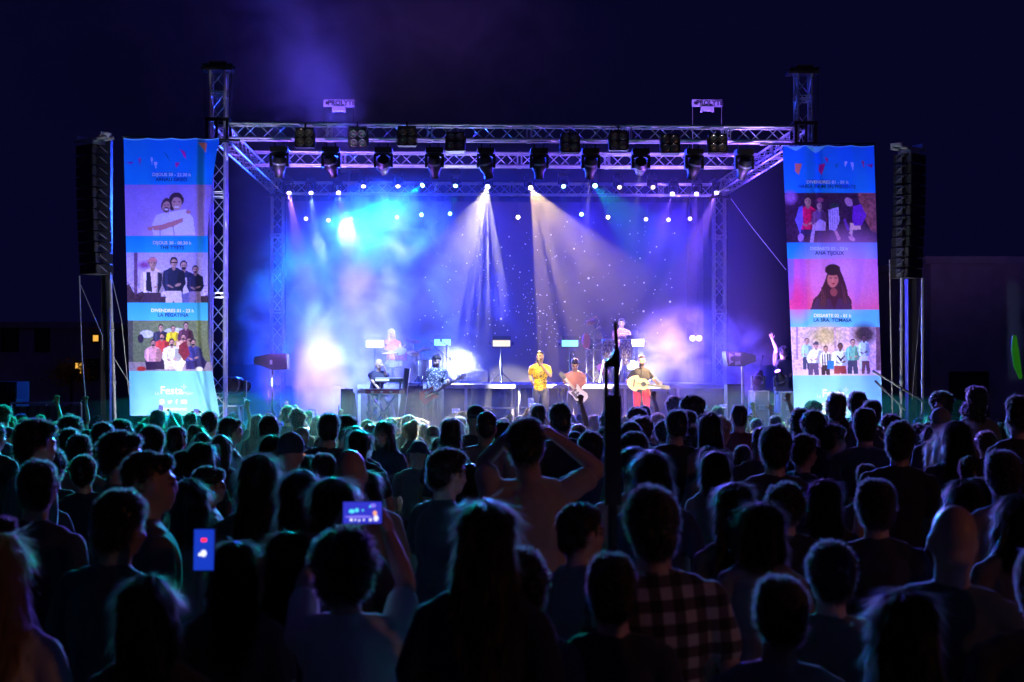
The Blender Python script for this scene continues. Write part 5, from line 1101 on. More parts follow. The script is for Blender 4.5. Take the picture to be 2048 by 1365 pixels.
stage_person(752, 31.3, SZ, 'bald keyboard player in a long dark sleeveless coat leaning over the keys', dict(head=(758, 729, -.16), elL=(741, 757, -.02), wrL=(756, 776, -.38), elR=(773, 757, -.02), wrR=(770, 739, -.22), knR=(776, 800, -.1), anR=(790, 842, .1), anL=(738, 850, .1)),
    vox=.010, shirt='none', shirt_m=cloth_mat('dark_coat', [(.045, .04, .09)]), pants_m=cloth_mat('violet_trousers', [(.10, .08, .2)]), headrot=(30, 0, 35), long_top=.5, hands=dict(L=dict(d=(.5, -.5, -.5), n=(0, -.2, -.9), curl=.4), R=dict(d=(-.3, -.1, .9), n=(-.8, 0, 0), curl=.9)), seed=5, bulk=1.05)
stage_person(784, 35.15, RZ, 'drummer with long light hair striking with raised sticks', dict(head=(783, 668, 0), pel=(784, 728, .15), hipL=(778, 730, .1), hipR=(790, 730, .1), knL=(774, 733, -.38), knR=(800, 733, -.38), anL=(772, 762, -.3), anR=(802, 762, -.3), toL=(771, 765, -.45), toR=(803, 765, -.45), chest=(784, 701, .08), elL=(766, 700, -.05), wrL=(779, 703, -.32), elR=(803, 705, -.1), wrR=(820, 708, -.34)),
    vox=.011, shirt='none', shirt_m=cloth_mat('pink_vest', [(.5, .08, .22)]), pants_m=DARKP, headrot=(4, 0, 14), beard=.6, hair=('long', 'blond'), fem=0, seed=6)
for a, b in (((794, 704), (811, 690)), ((834, 706), (849, 692))):
    q = P(a[0], a[1], 34.7); m = MB(); m.tube((0, 0, 0), P(b[0], b[1], 34.6)-q, .012, .008); o = m.build('drumstick', mat('pink_wood', (.8, .4, .42), .4)); o.location = q; tag(o, 'pink lit drumstick ' + ('nearer the drummer\'s face' if a[0] < 800 else 'over the right cymbal'), 'drumstick', 'drumsticks')
stage_person(1243, 36.3, RZ, 'percussion player in a floral shirt standing behind the congas', dict(head=(1243, 647, 0), elL=(1230, 680, -.02), wrL=(1240, 671, -.26), elR=(1262, 680, -.02), wrR=(1250, 670, -.26)),
    vox=.011, shirt='elbow', shirt_m=cloth_mat('floral_shirt', [(.5, .12, .2)], .7, 'dots'), pants_m=JEAN, headrot=(0, 0, -8), hair=('short', 'dark'), seed=7, hands=dict(L=dict(d=(.6, -.4, .4), n=(.2, 0, -.9), curl=1.0), R=dict(d=(-.6, -.4, .4), n=(-.2, 0, -.9), curl=1.0)))
stage_person(1567, 31.6, SZ, 'stagehand in black waving one arm high beside the right banner', dict(head=(1566, 706, .0), elL=(1552, 697, -.05), wrL=(1544, 679, -.08), elR=(1580, 752, .05), wrR=(1560, 755, -.2)),
    vox=.010, shirt='short', shirt_m=MATS['black_tee'], pants_m=DARKP, headrot=(-6, 0, 205), hair=('curly', 'dark'), seed=8, hands=dict(L=dict(d=(-.25, 0, 1), n=(0, -1, 0), curl=.25, spread=2)))

# ---- guitars: body outline in its own plane, neck along +X
def guitar(lb, body_c, head_c, Y, outline, body_m, th, neck_w, extras, hole=None, name='electric_guitar'):
    a = P(body_c[0], body_c[1], Y); b = P(head_c[0], head_c[1], Y-.02); d = (b-a); L = d.length; d.normalize(); n = Vector((0, -1, 0)); n = (n-d*n.dot(d)).normalized(); u = n.cross(d)*-1
    r = thing(name, lb, 'guitar', a, 0, 'guitars'); M = Matrix((d, n, u)).transposed(); q = M
    m = MB(); vs = [q @ Vector((x, s*th/2, z)) for s in (-1, 1) for x, z in outline]; N = len(outline); m.add(vs, [tuple(range(N)), tuple(range(2*N-1, N-1, -1))]+[(i, N+i, N+(i+1) % N, (i+1) % N) for i in range(N)]); m.build('body', body_m, r)
    x0 = max(x for x, z in outline)-.05
    m = MB(); m.box(q @ Vector(((x0+L-.16)/2, th/2+.006, 0)), (L-.16-x0, .022, neck_w), q); m.build('neck', extras['neck'], r)
    m = MB(); m.box(q @ Vector((L-.08, th/2, 0)), (.17, .018, neck_w*1.5), q); hs = m.build('headstock', extras['head'], r)
    m = MB()
    for i in range(3):
        for s in (-1, 1): m.ell(q @ Vector((L-.13+.05*i, th/2, s*(neck_w*.75+.02))), .013, nu=8, nv=6)
    m.build('tuning_pegs', CHROME, hs)
    m = MB()
    for i in range(4): m.tube(q @ Vector((-.10, th/2+.022, (i-1.5)*.009)), q @ Vector((L-.1, th/2+.022, (i-1.5)*.007)), .0015, n=4)
    m.build('strings', CHROME, r)
    if hole: m = MB(); m.tube(q @ Vector((hole, th/2+.001, 0)), q @ Vector((hole, th/2+.004, 0)), .055, n=20); m.build('sound_hole', BLK, r); m = MB(); m.box(q @ Vector((-.13, th/2+.008, 0)), (.03, .016, .16), q); m.build('bridge', mat('dark_wood', (.06, .03, .02), .5), r)
    else: m = MB(); [m.box(q @ Vector((x, th/2+.008, 0)), (.03, .014, .075), q) for x in (-.06, .02, .10)]; m.build('pickup', BLK, r); m = MB(); m.prism([(0, 0), (.1, 0), (.1, .1)], 0, .001) if False else m.box(q @ Vector((.03, th/2+.003, -.07)), (.18, .006, .06), q); m.build('pickguard', extras.get('guard', SKIN_D), r)
    return r
AC = [(.235*math.cos(t)*1.0-.03 if True else 0, (.175 if math.cos(t) < -.1 else (.135 if math.cos(t) > .35 else .118))*math.sin(t)) for t in [2*math.pi*i/40 for i in range(40)]]
EL = [(-.20, -.10), (-.22, 0), (-.20, .11), (-.12, .155), (-.02, .13), (.04, .105), (.12, .13), (.18, .12), (.13, .06), (.10, .0), (.14, -.07), (.19, -.13), (.12, -.14), (.03, -.11), (-.05, -.14), (-.14, -.15)]
guitar('orange acoustic guitar with dark sound hole held by the man in red', (1280, 768), (1338, 776), 29.58, AC, mat('orange_wood', (.95, .42, .08), .35), .10, .05, dict(neck=mat('neck_wood', (.12, .08, .06), .4), head=mat('neck_wood', (.12, .08, .06), .4)), hole=.07, name='acoustic_guitar')
guitar('white electric guitar pointing up and left in the bending guitarist\'s hands', (1156, 788), (1120, 746), 30.28, EL, mat('white_lacquer', (.75, .70, .72), .2), .045, .05, dict(neck=mat('pale_neck', (.7, .6, .5), .4), head=BLKM, guard=BLK))
guitar('red and white bass guitar with its long neck raised to the right', (858, 791), (932, 750), 30.66, EL, RED, .045, .05, dict(neck=mat('pale_neck', (.7, .6, .5), .4), head=mat('white_lacquer', (.75, .70, .72), .2)))
m = MB(); a = P(1301, 742, 29.7); m.path([Vector((0, 0, 0)), P(1312, 757, 29.66)-a, P(1326, 774, 29.6)-a], .022, 6); o = m.build('guitar_strap', mat('strap', (.5, .5, .55), .6)); o.location = a; tag(o, 'pale guitar strap slanting across the acoustic guitarist\'s shoulder', 'strap')

# follow spots on the mixing tower behind the audience (behind the camera): warm white on the three front players
r = thing('spot_tower', 'scaffold tower behind the audience carrying three follow spots', 'lighting tower', (4.5, -14, 0)); m = MB()
for sx_ in (-1, 1):
    for sy_ in (-1, 1): m.tube((sx_*.9, sy_*.9, 0), (sx_*.9, sy_*.9, 8.2), .03)
for z in (1, 3, 5, 7.0):
    for a, b in (((-.9, -.9), (.9, -.9)), ((.9, -.9), (.9, .9)), ((.9, .9), (-.9, .9)), ((-.9, .9), (-.9, -.9))): m.tube((*a, z), (*b, z), .022, n=6)
m.build('frame', ALU, r); m = MB(); m.box((0, 0, 7.05), (1.9, 1.9, .05)); m.build('deck', DECK, r)
for i, (px, py, Y, c, pw, an) in enumerate(((1080, 728, 30, (1, .93, .80), 70000, 2.4), (1283, 745, 29.9, (1, .86, .66), 170000, 2.6), (1150, 752, 30.6, (1, .74, .62), 90000, 2.2))):
    pos = Vector((3.8+.7*i, -13.2, 7.6)); f = thing('follow_spot', f'follow spot on the tower behind the audience aimed at the {["singer", "acoustic guitarist", "electric guitarist"][i]}', 'follow spot', pos)
    q = (P(px, py, Y)-pos).to_track_quat('-Z', 'Y'); m = MB(); m.lathe([(.09, .35), (.12, .3), (.13, -.1), (.10, -.4), (.095, -.42)], (0, 0, 0), q); m.build('housing', BLK, f)
    m = MB(); m.tube(q @ Vector((0, 0, -.425)), q @ Vector((0, 0, -.43)), .085, n=16); m.build('lens', glow('follow', (1, .9, .75), 3), f); m = MB(); m.tube((0, 0, -.52), (0, 0, -.12), .03); m.build('stand', BLKM, f)
    spot('follow_light', f, pos+(P(px, py, Y)-pos).normalized()*.5, P(px, py, Y), c, pw, an, .5, .06)
# ---------------------------------------------------------------- the crowd
SHIRTS = cloth_mat('crowd_shirt', [(.02, .02, .03), (.03, .03, .05), (.16, .15, .15), (.02, .03, .07), (.10, .03, .03), (.04, .04, .05), (.12, .11, .10), (.015, .015, .02), (.06, .08, .07), (.22, .20, .19)])
PANTS = cloth_mat('crowd_trousers', [(.03, .03, .05), (.05, .06, .12), (.02, .02, .02), (.12, .10, .08)])
def template(**kw):
    J = kw.pop('J', {}); p = build_person(J, shirt_m=kw.pop('shirt_m', SHIRTS), pants_m=PANTS, vox=kw.pop('vox', .013), **kw); return p
TPL = {'m': template(seed=11), 'f': template(fem=1, shirt='short', seed=12, J=dict(shL=(-.160, .01, 1.395), shR=(.160, .01, 1.395))), 'b': template(bulk=1.14, seed=13, shirt='short'),
       'up': template(seed=14, J=dict(elL=(-.30, -.06, 1.66), wrL=(-.24, -.12, 1.92)), hands=dict(L=dict(d=(.1, -.1, 1), n=(0, -1, 0), curl=.35, spread=2.2)), vox=.011),
       'rock': template(seed=15, J=dict(elL=(-.28, -.08, 1.64), wrL=(-.26, -.12, 1.90)), hands=dict(L=dict(d=(-.05, 0, 1), n=(0, -1, 0), curl=1.0, spread=1.6, fs=(.05, 2.2, 2.2, .05))), vox=.010),
       'film': template(seed=16, J=dict(elL=(-.24, -.26, 1.44), wrL=(-.10, -.40, 1.66), elR=(.24, -.26, 1.44), wrR=(.10, -.40, 1.66)), hands=dict(L=dict(d=(.2, -.1, 1), n=(.9, 0, 0), curl=.7), R=dict(d=(-.2, -.1, 1), n=(-.9, 0, 0), curl=.7)), vox=.011)}
for k, p in TPL.items():
    for o in [p['body']]+list(p['body'].children): COL.objects.unlink(o)
HAIRM = {}
def hair_of(kind, color, near):
    key = (kind, color, near, rnd.randrange(3) if kind in ('short', 'long', 'curly') else 0)
    if key not in HAIRM:
        if kind in ('cap', 'backcap', 'bucket'): HAIRM[key] = hat_mesh(kind, cloth_mat('hat_cloth', [(.03, .03, .05), (.25, .24, .22), (.02, .05, .08)]))
        else: HAIRM[key] = hair_mesh(kind, color, 7000 if near else 2600, .011 if near else .013, 5+len(HAIRM))
    return HAIRM[key]
HW = {'short': .180, 'crop': .165, 'curly': .215, 'afro': .27, 'long': .20, 'bob': .21, 'bun': .175, 'tail': .175, 'bald': .155, 'cap': .185, 'backcap': .185, 'bucket': .25}
TOPZ = 1.755
PEOPLE = []          # every placed person: dict with body, pixel position, hair
def solve_depth(py, w_, hair, yaw=0, smin=.88, smax=1.15):
    hw = HW[hair]*(1.0+.22*abs(math.sin(R(yaw)))); d0 = FPX*hw/w_
    fs = lambda d_: (CAMZ-(py-HOR)*d_/FPX-GZ(d_))/TOPZ
    best = min([d0*(.75+.02*i) for i in range(31)], key=lambda d_: max(0, smin-fs(d_), fs(d_)-smax)*8+abs(d_/d0-1))
    best = min(best, 27.2); return best, fs(best)
def place(px, py, d, s, tp, hair, color, yaw, note=None, shirt=None, headpx=True):
    src = TPL[tp]; b = src['body'].copy(); COL.objects.link(b)
    for ch in src['body'].children:
        c = ch.copy(); COL.objects.link(c); c.parent = b
        if shirt is not None and ch.name.startswith('shirt'): c.data = shirt_variant(ch.data, shirt)
    yr = R(180-yaw); hx, hy = src['H'][0].x, src['H'][0].y
    q = P(px, py, d); b.location = (q.x-(hx*math.cos(yr)-hy*math.sin(yr))*s, q.y, GZ(d)); b.rotation_euler = (R(rnd.uniform(-3, 3)), R(rnd.uniform(-4, 4)), yr); b.scale = (s, s, s)
    near = d < 11
    if hair != 'bald':
        kind = hair if hair != 'bald' else None
        o = link('hat' if hair in ('cap', 'backcap', 'bucket') else 'hair', hair_of(kind, color, near), b, src['H'][0])
        o.rotation_euler = (R(rnd.uniform(-4, 6)), 0, R(rnd.uniform(-8, 8))); j = rnd.uniform(.97, 1.05); o.scale = (j*rnd.uniform(.95, 1.04), j*rnd.uniform(.96, 1.05), j*rnd.uniform(.95, 1.07))
    b.name = 'person'
    PEOPLE.append(dict(b=b, x=px, y=py, d=d, hair=hair, color=color, yaw=yaw, tp=tp, note=note)); return b
SV = {}
def shirt_variant(data, col):
    key = (data.name, col)
    if key not in SV:
        m = data.copy(); m.materials.clear()
        if col == 'plaid': m.materials.append(cloth_mat('plaid_shirt', [(.2, .1, .1)], .85, 'plaid'))
        else: m.materials.append(cloth_mat('shirt_'+'_'.join(str(int(v*100)) for v in col), [col]))
        SV[key] = m
    return SV[key]
A, Bk, D_, W_ = 'dark', 'brown', 'dark', (.62, .58, .54)
# (x, top y, head width, hair, colour, yaw (0 = facing the stage, + = turned right), template, note, shirt)
HAND = [(62,846,74,'short','dark',55,'m','head in profile with a glowing teal edge',None),(28,928,82,'short','dark',10,'b',None,None),(22,1038,92,'short','dark',50,'m','head with teal fringe and warm cheek',None),
 (225,869,82,'short','dark',60,'b','tall man in profile facing right',None),(314,912,96,'crop','dark',62,'b','broad man with cropped hair and reddish face in profile',None),(172,990,112,'short','dark',30,'b','large dark head with violet lit glasses side',(.015,.02,.06)),
 (128,912,52,'curly','dark',0,'m',None,None),(98,934,62,'long','dark',0,'f',None,None),(298,858,48,'short','dark',0,'m',None,None),(345,857,44,'short','dark',0,'m',None,None),(372,852,40,'bob','brown',0,'f',None,None),(418,872,48,'long','dark',5,'f',None,None),
 (382,888,56,'long','dark',0,'f',None,None),(364,906,58,'long','dark',10,'f',None,None),(456,837,46,'short','dark',60,'m','head in profile with thin glasses',None),(430,827,33,'short','dark',0,'m',None,None),(425,938,70,'short','dark',65,'b','stocky man in profile with red lit face',None),
 (390,965,78,'long','dark',10,'f',None,None),(500,915,84,'long','dark',5,'f','large dark long-haired head',None),(257,849,47,'curly','dark',30,'m',None,None),(202,849,46,'short','dark',0,'m',None,None),(145,874,48,'short','dark',0,'m',None,None),(180,877,50,'curly','dark',10,'m',None,None),
 (155,840,45,'curly','dark',0,'m',None,None),(12,846,46,'short','dark',20,'m',None,None),(21,815,32,'curly','dark',0,'m',None,None),(8,888,46,'cap','dark',20,'m','person in a cap edged with teal light',None),(112,860,44,'short','dark',0,'m',None,None),(195,915,50,'short','dark',0,'m',None,None),
 (538,874,52,'long','dark',0,'f',None,None),(548,838,42,'short','dark',0,'m',None,None),(585,825,32,'curly','dark',0,'m',None,None),(601,860,34,'cap','dark',0,'m','person in a cap with amber rim',None),(632,832,43,'short','dark',0,'m',None,None),(678,836,47,'short','dark',50,'m','dark head turned in profile before bright smoke',None),
 (734,853,46,'long','dark',0,'f',None,None),(778,845,44,'long','dark',-150,'f','young woman looking back towards the camera',None),(733,882,40,'short','dark',0,'m',None,None),(724,897,64,'bald','dark',0,'m','round cropped dark head',None),(585,874,60,'cap','dark',10,'b',None,None),(660,915,58,'short','dark',5,'m',None,None),
 (590,915,55,'short','dark',5,'m',None,None),(620,951,92,'long','dark',-8,'f','long-haired head edged in violet light',None),(768,945,72,'long','dark',5,'f',None,None),(862,902,82,'short','dark',58,'b','tall man in profile with dim red face',None),(820,888,50,'bucket','dark',0,'m',None,None),
 (864,880,40,'bob','brown',0,'f',None,None),(905,877,42,'short','dark',0,'m',None,None),(893,838,46,'long','brown',0,'f',None,None),(948,826,43,'crop','dark',10,'m','cropped head with thin blue outline',None),(938,815,38,'backcap','dark',0,'m',None,None),(982,845,42,'short','dark',0,'m',None,None),
 (918,928,52,'long','dark',5,'f',None,None),(720,968,100,'long','dark',0,'f',None,None),(937,1009,128,'long','brown',0,'f','long straight-haired woman with pale violet outline',(.01,.01,.04)),(590,1066,92,'long','dark',0,'f','woman with pale arc of light on hair',None),(462,1087,112,'long','dark',5,'f','long-haired woman behind the upright phone',None),
 (1145,813,42,'short','dark',0,'m',None,None),(1074,812,30,'short','dark',0,'m',None,None),(1107,825,25,'short','dark',0,'m',None,None),(1200,830,34,'curly','dark',0,'m',None,None),(1174,870,52,'short','dark',0,'m',None,None),(1261,822,34,'curly','dark',0,'m',None,None),(1290,815,28,'short','dark',0,'m',None,None),
 (1347,800,31,'curly','dark',0,'m',None,None),(1387,799,42,'curly','dark',0,'m',None,None),(1333,826,45,'short','dark',0,'m',None,None),(1387,828,46,'short','dark',35,'m',None,None),(1436,828,50,'long','dark',0,'f',None,None),(1485,815,35,'short','dark',5,'m',None,None),(1265,848,45,'short','dark',0,'m',None,None),
 (1312,848,44,'curly','dark',25,'m',None,None),(1297,872,62,'short','dark',30,'m',None,None),(1360,863,42,'short','dark',0,'m',None,None),(1270,900,62,'crop','dark',5,'m',None,None),(1345,905,80,'long','dark',10,'f','large long dark hair',None),(1500,858,42,'crop','dark',0,'m',None,None),(1418,899,48,'long','dark',0,'f',None,None),
 (1454,906,68,'long','dark',20,'f',None,None),(1492,898,44,'short','dark',0,'m',None,None),(1362,995,108,'short','dark',0,'b','man in a checked shirt','plaid'),(1486,976,88,'long','dark',-5,'f','woman with one bright violet hair edge',None),(1515,1020,100,'bob','dark',5,'f','bobbed head outlined in violet',None),
 (1160,1022,104,'short','dark',62,'m','barely visible dark profile with a glint of glasses',None),(1540,861,62,'short','dark',5,'m',None,None),(1608,875,60,'short','dark',65,'m','man turned right with faint warm face',None),(1680,857,56,'short','dark',65,'m','man with teal earpiece turned to the right',None),(1583,822,42,'short','dark',0,'m',None,None),
 (1640,827,46,'short','dark',0,'m',None,None),(1650,793,38,'short','dark',0,'m','round head standing out before the right banner',None),(1717,787,35,'short','dark',0,'m','flat-topped head standing out before the right banner',None),(1617,808,30,'curly','dark',0,'m',None,None),(1740,806,37,'short','dark',10,'m',None,None),(1726,828,50,'short','dark',10,'m',None,None),
 (1690,840,38,'short','dark',0,'m',None,None),(1769,839,40,'curly','dark',0,'m',None,None),(1782,852,60,'short','dark',10,'b','tall dark head and wide shoulders',None),(1874,864,56,'long','blond',0,'f','blond woman with bright teal outline',None),(1940,850,62,'long','dark',20,'b','long-haired head beside the orange lit shoulder',None),(1863,793,38,'curly','dark',0,'m',None,None),
 (1942,778,38,'short','dark',-20,'m','tall head highest at the right with teal edge',None),(2032,803,52,'short','dark',-10,'m','head cut by the right edge with teal hair',None),(1880,823,42,'cap','dark',0,'m',None,None),(1960,812,42,'curly','dark',0,'m',None,None),(1978,922,52,'short','dark',0,'m','head with bright teal arc',None),(2030,915,72,'short','dark',0,'b',None,None),
 (1646,963,72,'long','dark',0,'f',None,None),(1590,985,78,'curly','dark',0,'m',None,None),(1762,975,84,'short','dark',10,'b',None,None),(1905,966,64,'long','dark',0,'f',None,None),(1968,970,60,'long','dark',0,'f',None,None),(1841,1013,100,'bald','dark',8,'m','bald man with vivid blue rim and amber temple',None),(1995,1000,96,'long','dark',-5,'f','long-haired head beside the bald man',None),
 (1818,1185,130,'long','dark',0,'f','very dark head at the bottom edge',None),(1640,1105,104,'short','dark',0,'m',None,None),(-8,1072,130,'long','blond',0,'f','blond person in a pale shirt cut by the left edge',W_),(1230,1120,100,'short','dark',0,'m',None,None),(1530,1170,120,'short','dark',8,'m',None,(.3,.25,.22)),(330,1150,110,'long','dark',0,'f',None,None),
 (1060,1130,112,'curly','dark',0,'m',None,None),(2040,1120,120,'short','dark',0,'m',None,None)]
for (x, y, w_, hr, col, yaw, tp, note, sh) in HAND:
    d, s = solve_depth(y, w_, hr, yaw); place(x, y, d, s, tp, hr, col, yaw+rnd.uniform(-6, 6), note, sh)
# raised arms: (x of the hand, y of its tip, depth, template)
for x, y, d, tp, note in ((1168,783,18,'up','open hand raised high below the electric guitarist'),(1390,788,21,'rock','raised hand with horns sign before the right smoke'),(1592,782,19,'up','open hand raised before the right banner'),(494,795,21,'up','hand raised left of the bright smoke'),
                          (668,812,23,'up','spread fingers raised before the bright smoke'),(112,786,22,'up','thin violet lit arm raised at far left'),(158,786,23,'up','second violet lit arm raised left of the left tower'),(1310,778,22,'up','arm bent high under the acoustic guitar neck'),(1540,795,20,'rock','horns sign raised before the right flight cases'),
                          (1855,798,15,'up','arm raised at right below the right tower'),(1806,850,9.5,'up','bare arm raised between the heads at right'),(1500,798,22,'up','hand raised under the right wedge loudspeaker')):
    z = CAMZ-(y-HOR)*d/FPX-GZ(d); s = z/2.10
    s = min(1.12, max(.84, s)); yr = R(180); q = P(x, y, d); xo = -.235*s
    hxp = 915+(q.x+xo)*FPX/d; place(hxp, y+40, d, s, tp, rnd.choice(['short', 'curly', 'short', 'tail']), 'dark', rnd.uniform(-5, 5), note)
def phone(px, py, Y, wpx, hpx, lb, screen, tilt=0.0, dot=False, es=1.2):
    """a phone held up, its lit screen towards the camera"""
    k = Y/FPX; r = thing('phone', lb, 'phone', P(px, py, Y), 0, 'phones filming the stage'); w_, h_ = wpx*k, hpx*k; r.rotation_euler = (R(-6), R(tilt), 0)
    m = MB(); m.box((0, .004, 0), (w_, .009, h_)); m.build('body', BLK, r)
    m = MB(); m.box((0, -.002, 0), (w_*.93, .003, h_*.93)); m.build('display', screen, r); return r
def screen_mat(name, base, spots, es):
    m = mat(name, (.01, .01, .01), .2, 0, base, es); nt = m.node_tree; b = nt.nodes['Principled BSDF']; tc = nt.nodes.new('ShaderNodeTexCoord'); n = nt.nodes.new('ShaderNodeTexVoronoi'); n.inputs['Scale'].default_value = spots
    c = nt.nodes.new('ShaderNodeValToRGB'); c.color_ramp.elements[0].color = (.75, .8, 1, 1); c.color_ramp.elements[0].position = .10; c.color_ramp.elements[1].color = (*base, 1); c.color_ramp.elements[1].position = .38
    nt.links.new(tc.outputs['Object'], n.inputs['Vector']); nt.links.new(n.outputs['Distance'], c.inputs[0]); nt.links.new(c.outputs[0], b.inputs['Emission Color']); return m
SB = mat('phone_picture', (.01, .01, .02), .2, 0, (.035, .04, .62), 1.0); SB2 = screen_mat('phone_picture_far', (.2, .2, .8), 20, 1.0)
for px, py, d, w_, h_, lb in ((322,819,19,9,17,'small dark phone raised before the left banner bottom'),(393,824,19,12,10,'small phone held sideways before the left banner corner'),(1062,806,21,13,22,'bright rimmed phone raised under the singer'),(1446,813,22,16,9,'small phone held sideways below the right smoke'),
                          (912,822,24,18,10,'tiny phone filming below the bass player'),(624,822,24,15,7,'tiny phone held flat left of the bright smoke'),(603,912,9.5,16,9,'dim orange phone glow low among the middle heads'),(573,812,21,7,20,'thin dark phone raised beside the left wedge loudspeaker'),(600,838,24,10,18,'thin phone raised in the far crowd left of the smoke')):
    phone(px, py, d, w_, h_, lb, mat('orange_glow', (.02, .01, .01), .3, 0, (1, .35, .1), .6) if 'orange' in lb else SB2, rnd.uniform(-6, 6))
    z = P(px, py, d).z-GZ(d)-.02; s = min(1.08, max(.84, z/1.76))
    if 'orange' not in lb: place(px+rnd.uniform(-2, 2), py+20, d-.42, s, 'film', rnd.choice(['short', 'tail', 'short']), 'dark', 0, 'person holding up a phone: '+lb.split(' ', 1)[1] if False else None)
# ---- individually posed people near the camera
def near_person(px, d, lb, Jw, hair, **kw):
    """joints given as photo pixels; the person faces the stage"""
    root = P(px, 900, d); root.z = GZ(d); J = {}
    for k, (x, y, dd) in Jw.items():
        q = P(x, y, d+dd)-root; J[k] = (-q.x, -q.y, q.z)
    p = build_person(J, **kw); b = p['body']; b.location = root; b.rotation_euler = (0, 0, R(180)); tag(b, lb, 'person', 'people in the crowd')
    if hair: put_hair(p, hair_mesh(hair[0], hair[1], 5000, .010, 9))
    return p
# the man with both hands on his head
near_person(1052, 6.6, 'man with both hands folded on his head, elbows spread wide', dict(head=(1052, 893, 0), neck=(1060, 962, 0), chest=(1068, 1052, 0), pel=(1070, 1200, 0), hipL=(1108, 1212, 0), hipR=(1032, 1212, 0), shR=(985, 993, 0), shL=(1125, 990, 0),
    elL=(1200, 940, .05), wrL=(1108, 872, .03), elR=(966, 925, .05), wrR=(1022, 866, .03), knL=(1110, 1390, 0), knR=(1030, 1390, 0), anL=(1112, 1560, 0), anR=(1030, 1560, 0), toL=(1112, 1560, .15), toR=(1030, 1560, .15)), ('short', 'dark'),
    vox=.009, shirt='short', shirt_m=cloth_mat('mustard_tee', [(.46, .38, .27)]), pants_m=PANTS, bulk=1.08, hands=dict(L=dict(d=(.9, 0, .45), n=(0, 0, -1), curl=.25), R=dict(d=(-.9, 0, .35), n=(0, 0, -1), curl=.25)), seed=31)
# the woman filming with a phone held sideways
near_person(692, 4.75, 'curly-haired person in a pale top filming with both arms raised', dict(head=(690, 1150, 0), neck=(694, 1235, 0), chest=(700, 1370, 0), pel=(700, 1560, 0), hipL=(745, 1580, 0), hipR=(655, 1580, 0), shL=(790, 1275, 0), shR=(602, 1275, 0),
    elL=(812, 1165, .22), wrL=(775, 1062, .40), elR=(612, 1165, .22), wrR=(676, 1066, .40), knL=(750, 1830, 0), knR=(650, 1830, 0), anL=(750, 2080, 0), anR=(650, 2080, 0), toL=(750, 2090, .15), toR=(650, 2090, .15)), ('curly', 'dark'),
    vox=.009, shirt='short', shirt_m=cloth_mat('pale_top', [W_]), pants_m=PANTS, fem=1, hands=dict(L=dict(d=(.25, .1, 1), n=(1, 0, 0), curl=.8), R=dict(d=(-.25, .1, 1), n=(-1, 0, 0), curl=.8)), seed=32)
PHL = phone(725, 1026, 5.04, 82, 46, 'large glowing phone held sideways showing the blue stage', SB, 0)
kk = 5.04/FPX
for (nm, c, es_), dots in ((('cyan', (.1, .8, 1), 1.1), ((706, 1023, 6, 4), (716, 1021, 4, 4), (728, 1021, 2, 2), (742, 1014, 2, 2))), (('white', (.8, .8, 1), 1.2), ((705, 1040, 3, 3), (713, 1040, 2, 2), (721, 1041, 2, 2), (730, 1040, 2, 2), (743, 1040, 3, 3), (754, 1037, 5, 6))), (('orange', (1, .4, .2), 1.2), ((752, 1027, 4, 5),)), (('violet', (.25, .2, 1), 1.0), ((720, 1034, 28, 2.5), (748, 1012, 6, 4)))):
    m = MB(); [m.ell(((x-727)*kk, -.005-(.001 if nm != 'violet' else 0), -(y-1026)*kk), (rx*kk, .0012, ry*kk), nu=10, nv=6) for x, y, rx, ry in dots]; m.build('stage_picture', glow('pic_'+nm, c, es_), PHL)
ph = phone(408, 1100, 4.9, 42, 86, 'upright phone with blue screen and red record mark', mat('phone_blue', (.01, .01, .02), .2, 0, (.01, .05, .62), .9), 0)
k = 4.9/FPX; m = MB(); m.box((0, -.006, .033*1.0), (10*k, .003, 6*k)); m.build('record_mark', glow('rec', (1, .02, .01), 2.5), ph); m = MB(); m.ell((0, -.006, -.012), (.010, .002, .012)); m.ell((-.013, -.006, -.016), (.005, .002, .006)); m.build('stage_picture', glow('picture', (.8, .85, 1), 1.3), ph)
# the dark pole
r = thing('camera_pole', 'dark blurred pole with forked head and thin rod before the percussion player', 'camera pole', (PX(1225, 5.2), 5.2, GZ(5.2))); O = r.location; kk = 5.2/FPX
def zz(py): return P(1225, py, 5.2).z-O.z
m = MB(); m.box((0, 0, (zz(790)+zz(1010))/2), (34*kk, .03, zz(790)-zz(1010))); m.build('case', BLK, r)
m = MB(); m.tube((0, 0, 0), (0, 0, zz(1005)), .017, n=12); m.build('pole', BLKM, r)
m = MB(); [m.box((x*kk, 0, (zz(728)+zz(795))/2), (w_*kk, .022, zz(722)-zz(795))) for x, w_ in ((-13, 8), (8, 12))]; m.prism([(-17*kk, zz(735)), (14*kk, zz(735)), (14*kk, zz(700)), (4*kk, zz(700)), (-2*kk, zz(712)), (-14*kk, zz(724))], -.011, .011); m.build('forked_head', BLK, r)
m = MB(); m.tube((8*kk, 0, zz(702)), (6*kk, 0, zz(645)), .0095, .008, n=10); m.build('rod', BLK, r)
# green balloon at the right edge
q = P(2033, 712, 13); m = MB(); pts = [P(2029, 675, 13), P(2030, 700, 13), P(2034, 730, 13), P(2041, 755, 13)]; m.limb([p_-q for p_ in pts], [.022, .034, .034, .018], n=14)
o = m.build('balloon', mat('green_balloon', (.08, .75, .03), .3, 0, (.05, .6, .02), .12)); o.location = q; tag(o, 'long green balloon waved at the right picture edge', 'balloon')
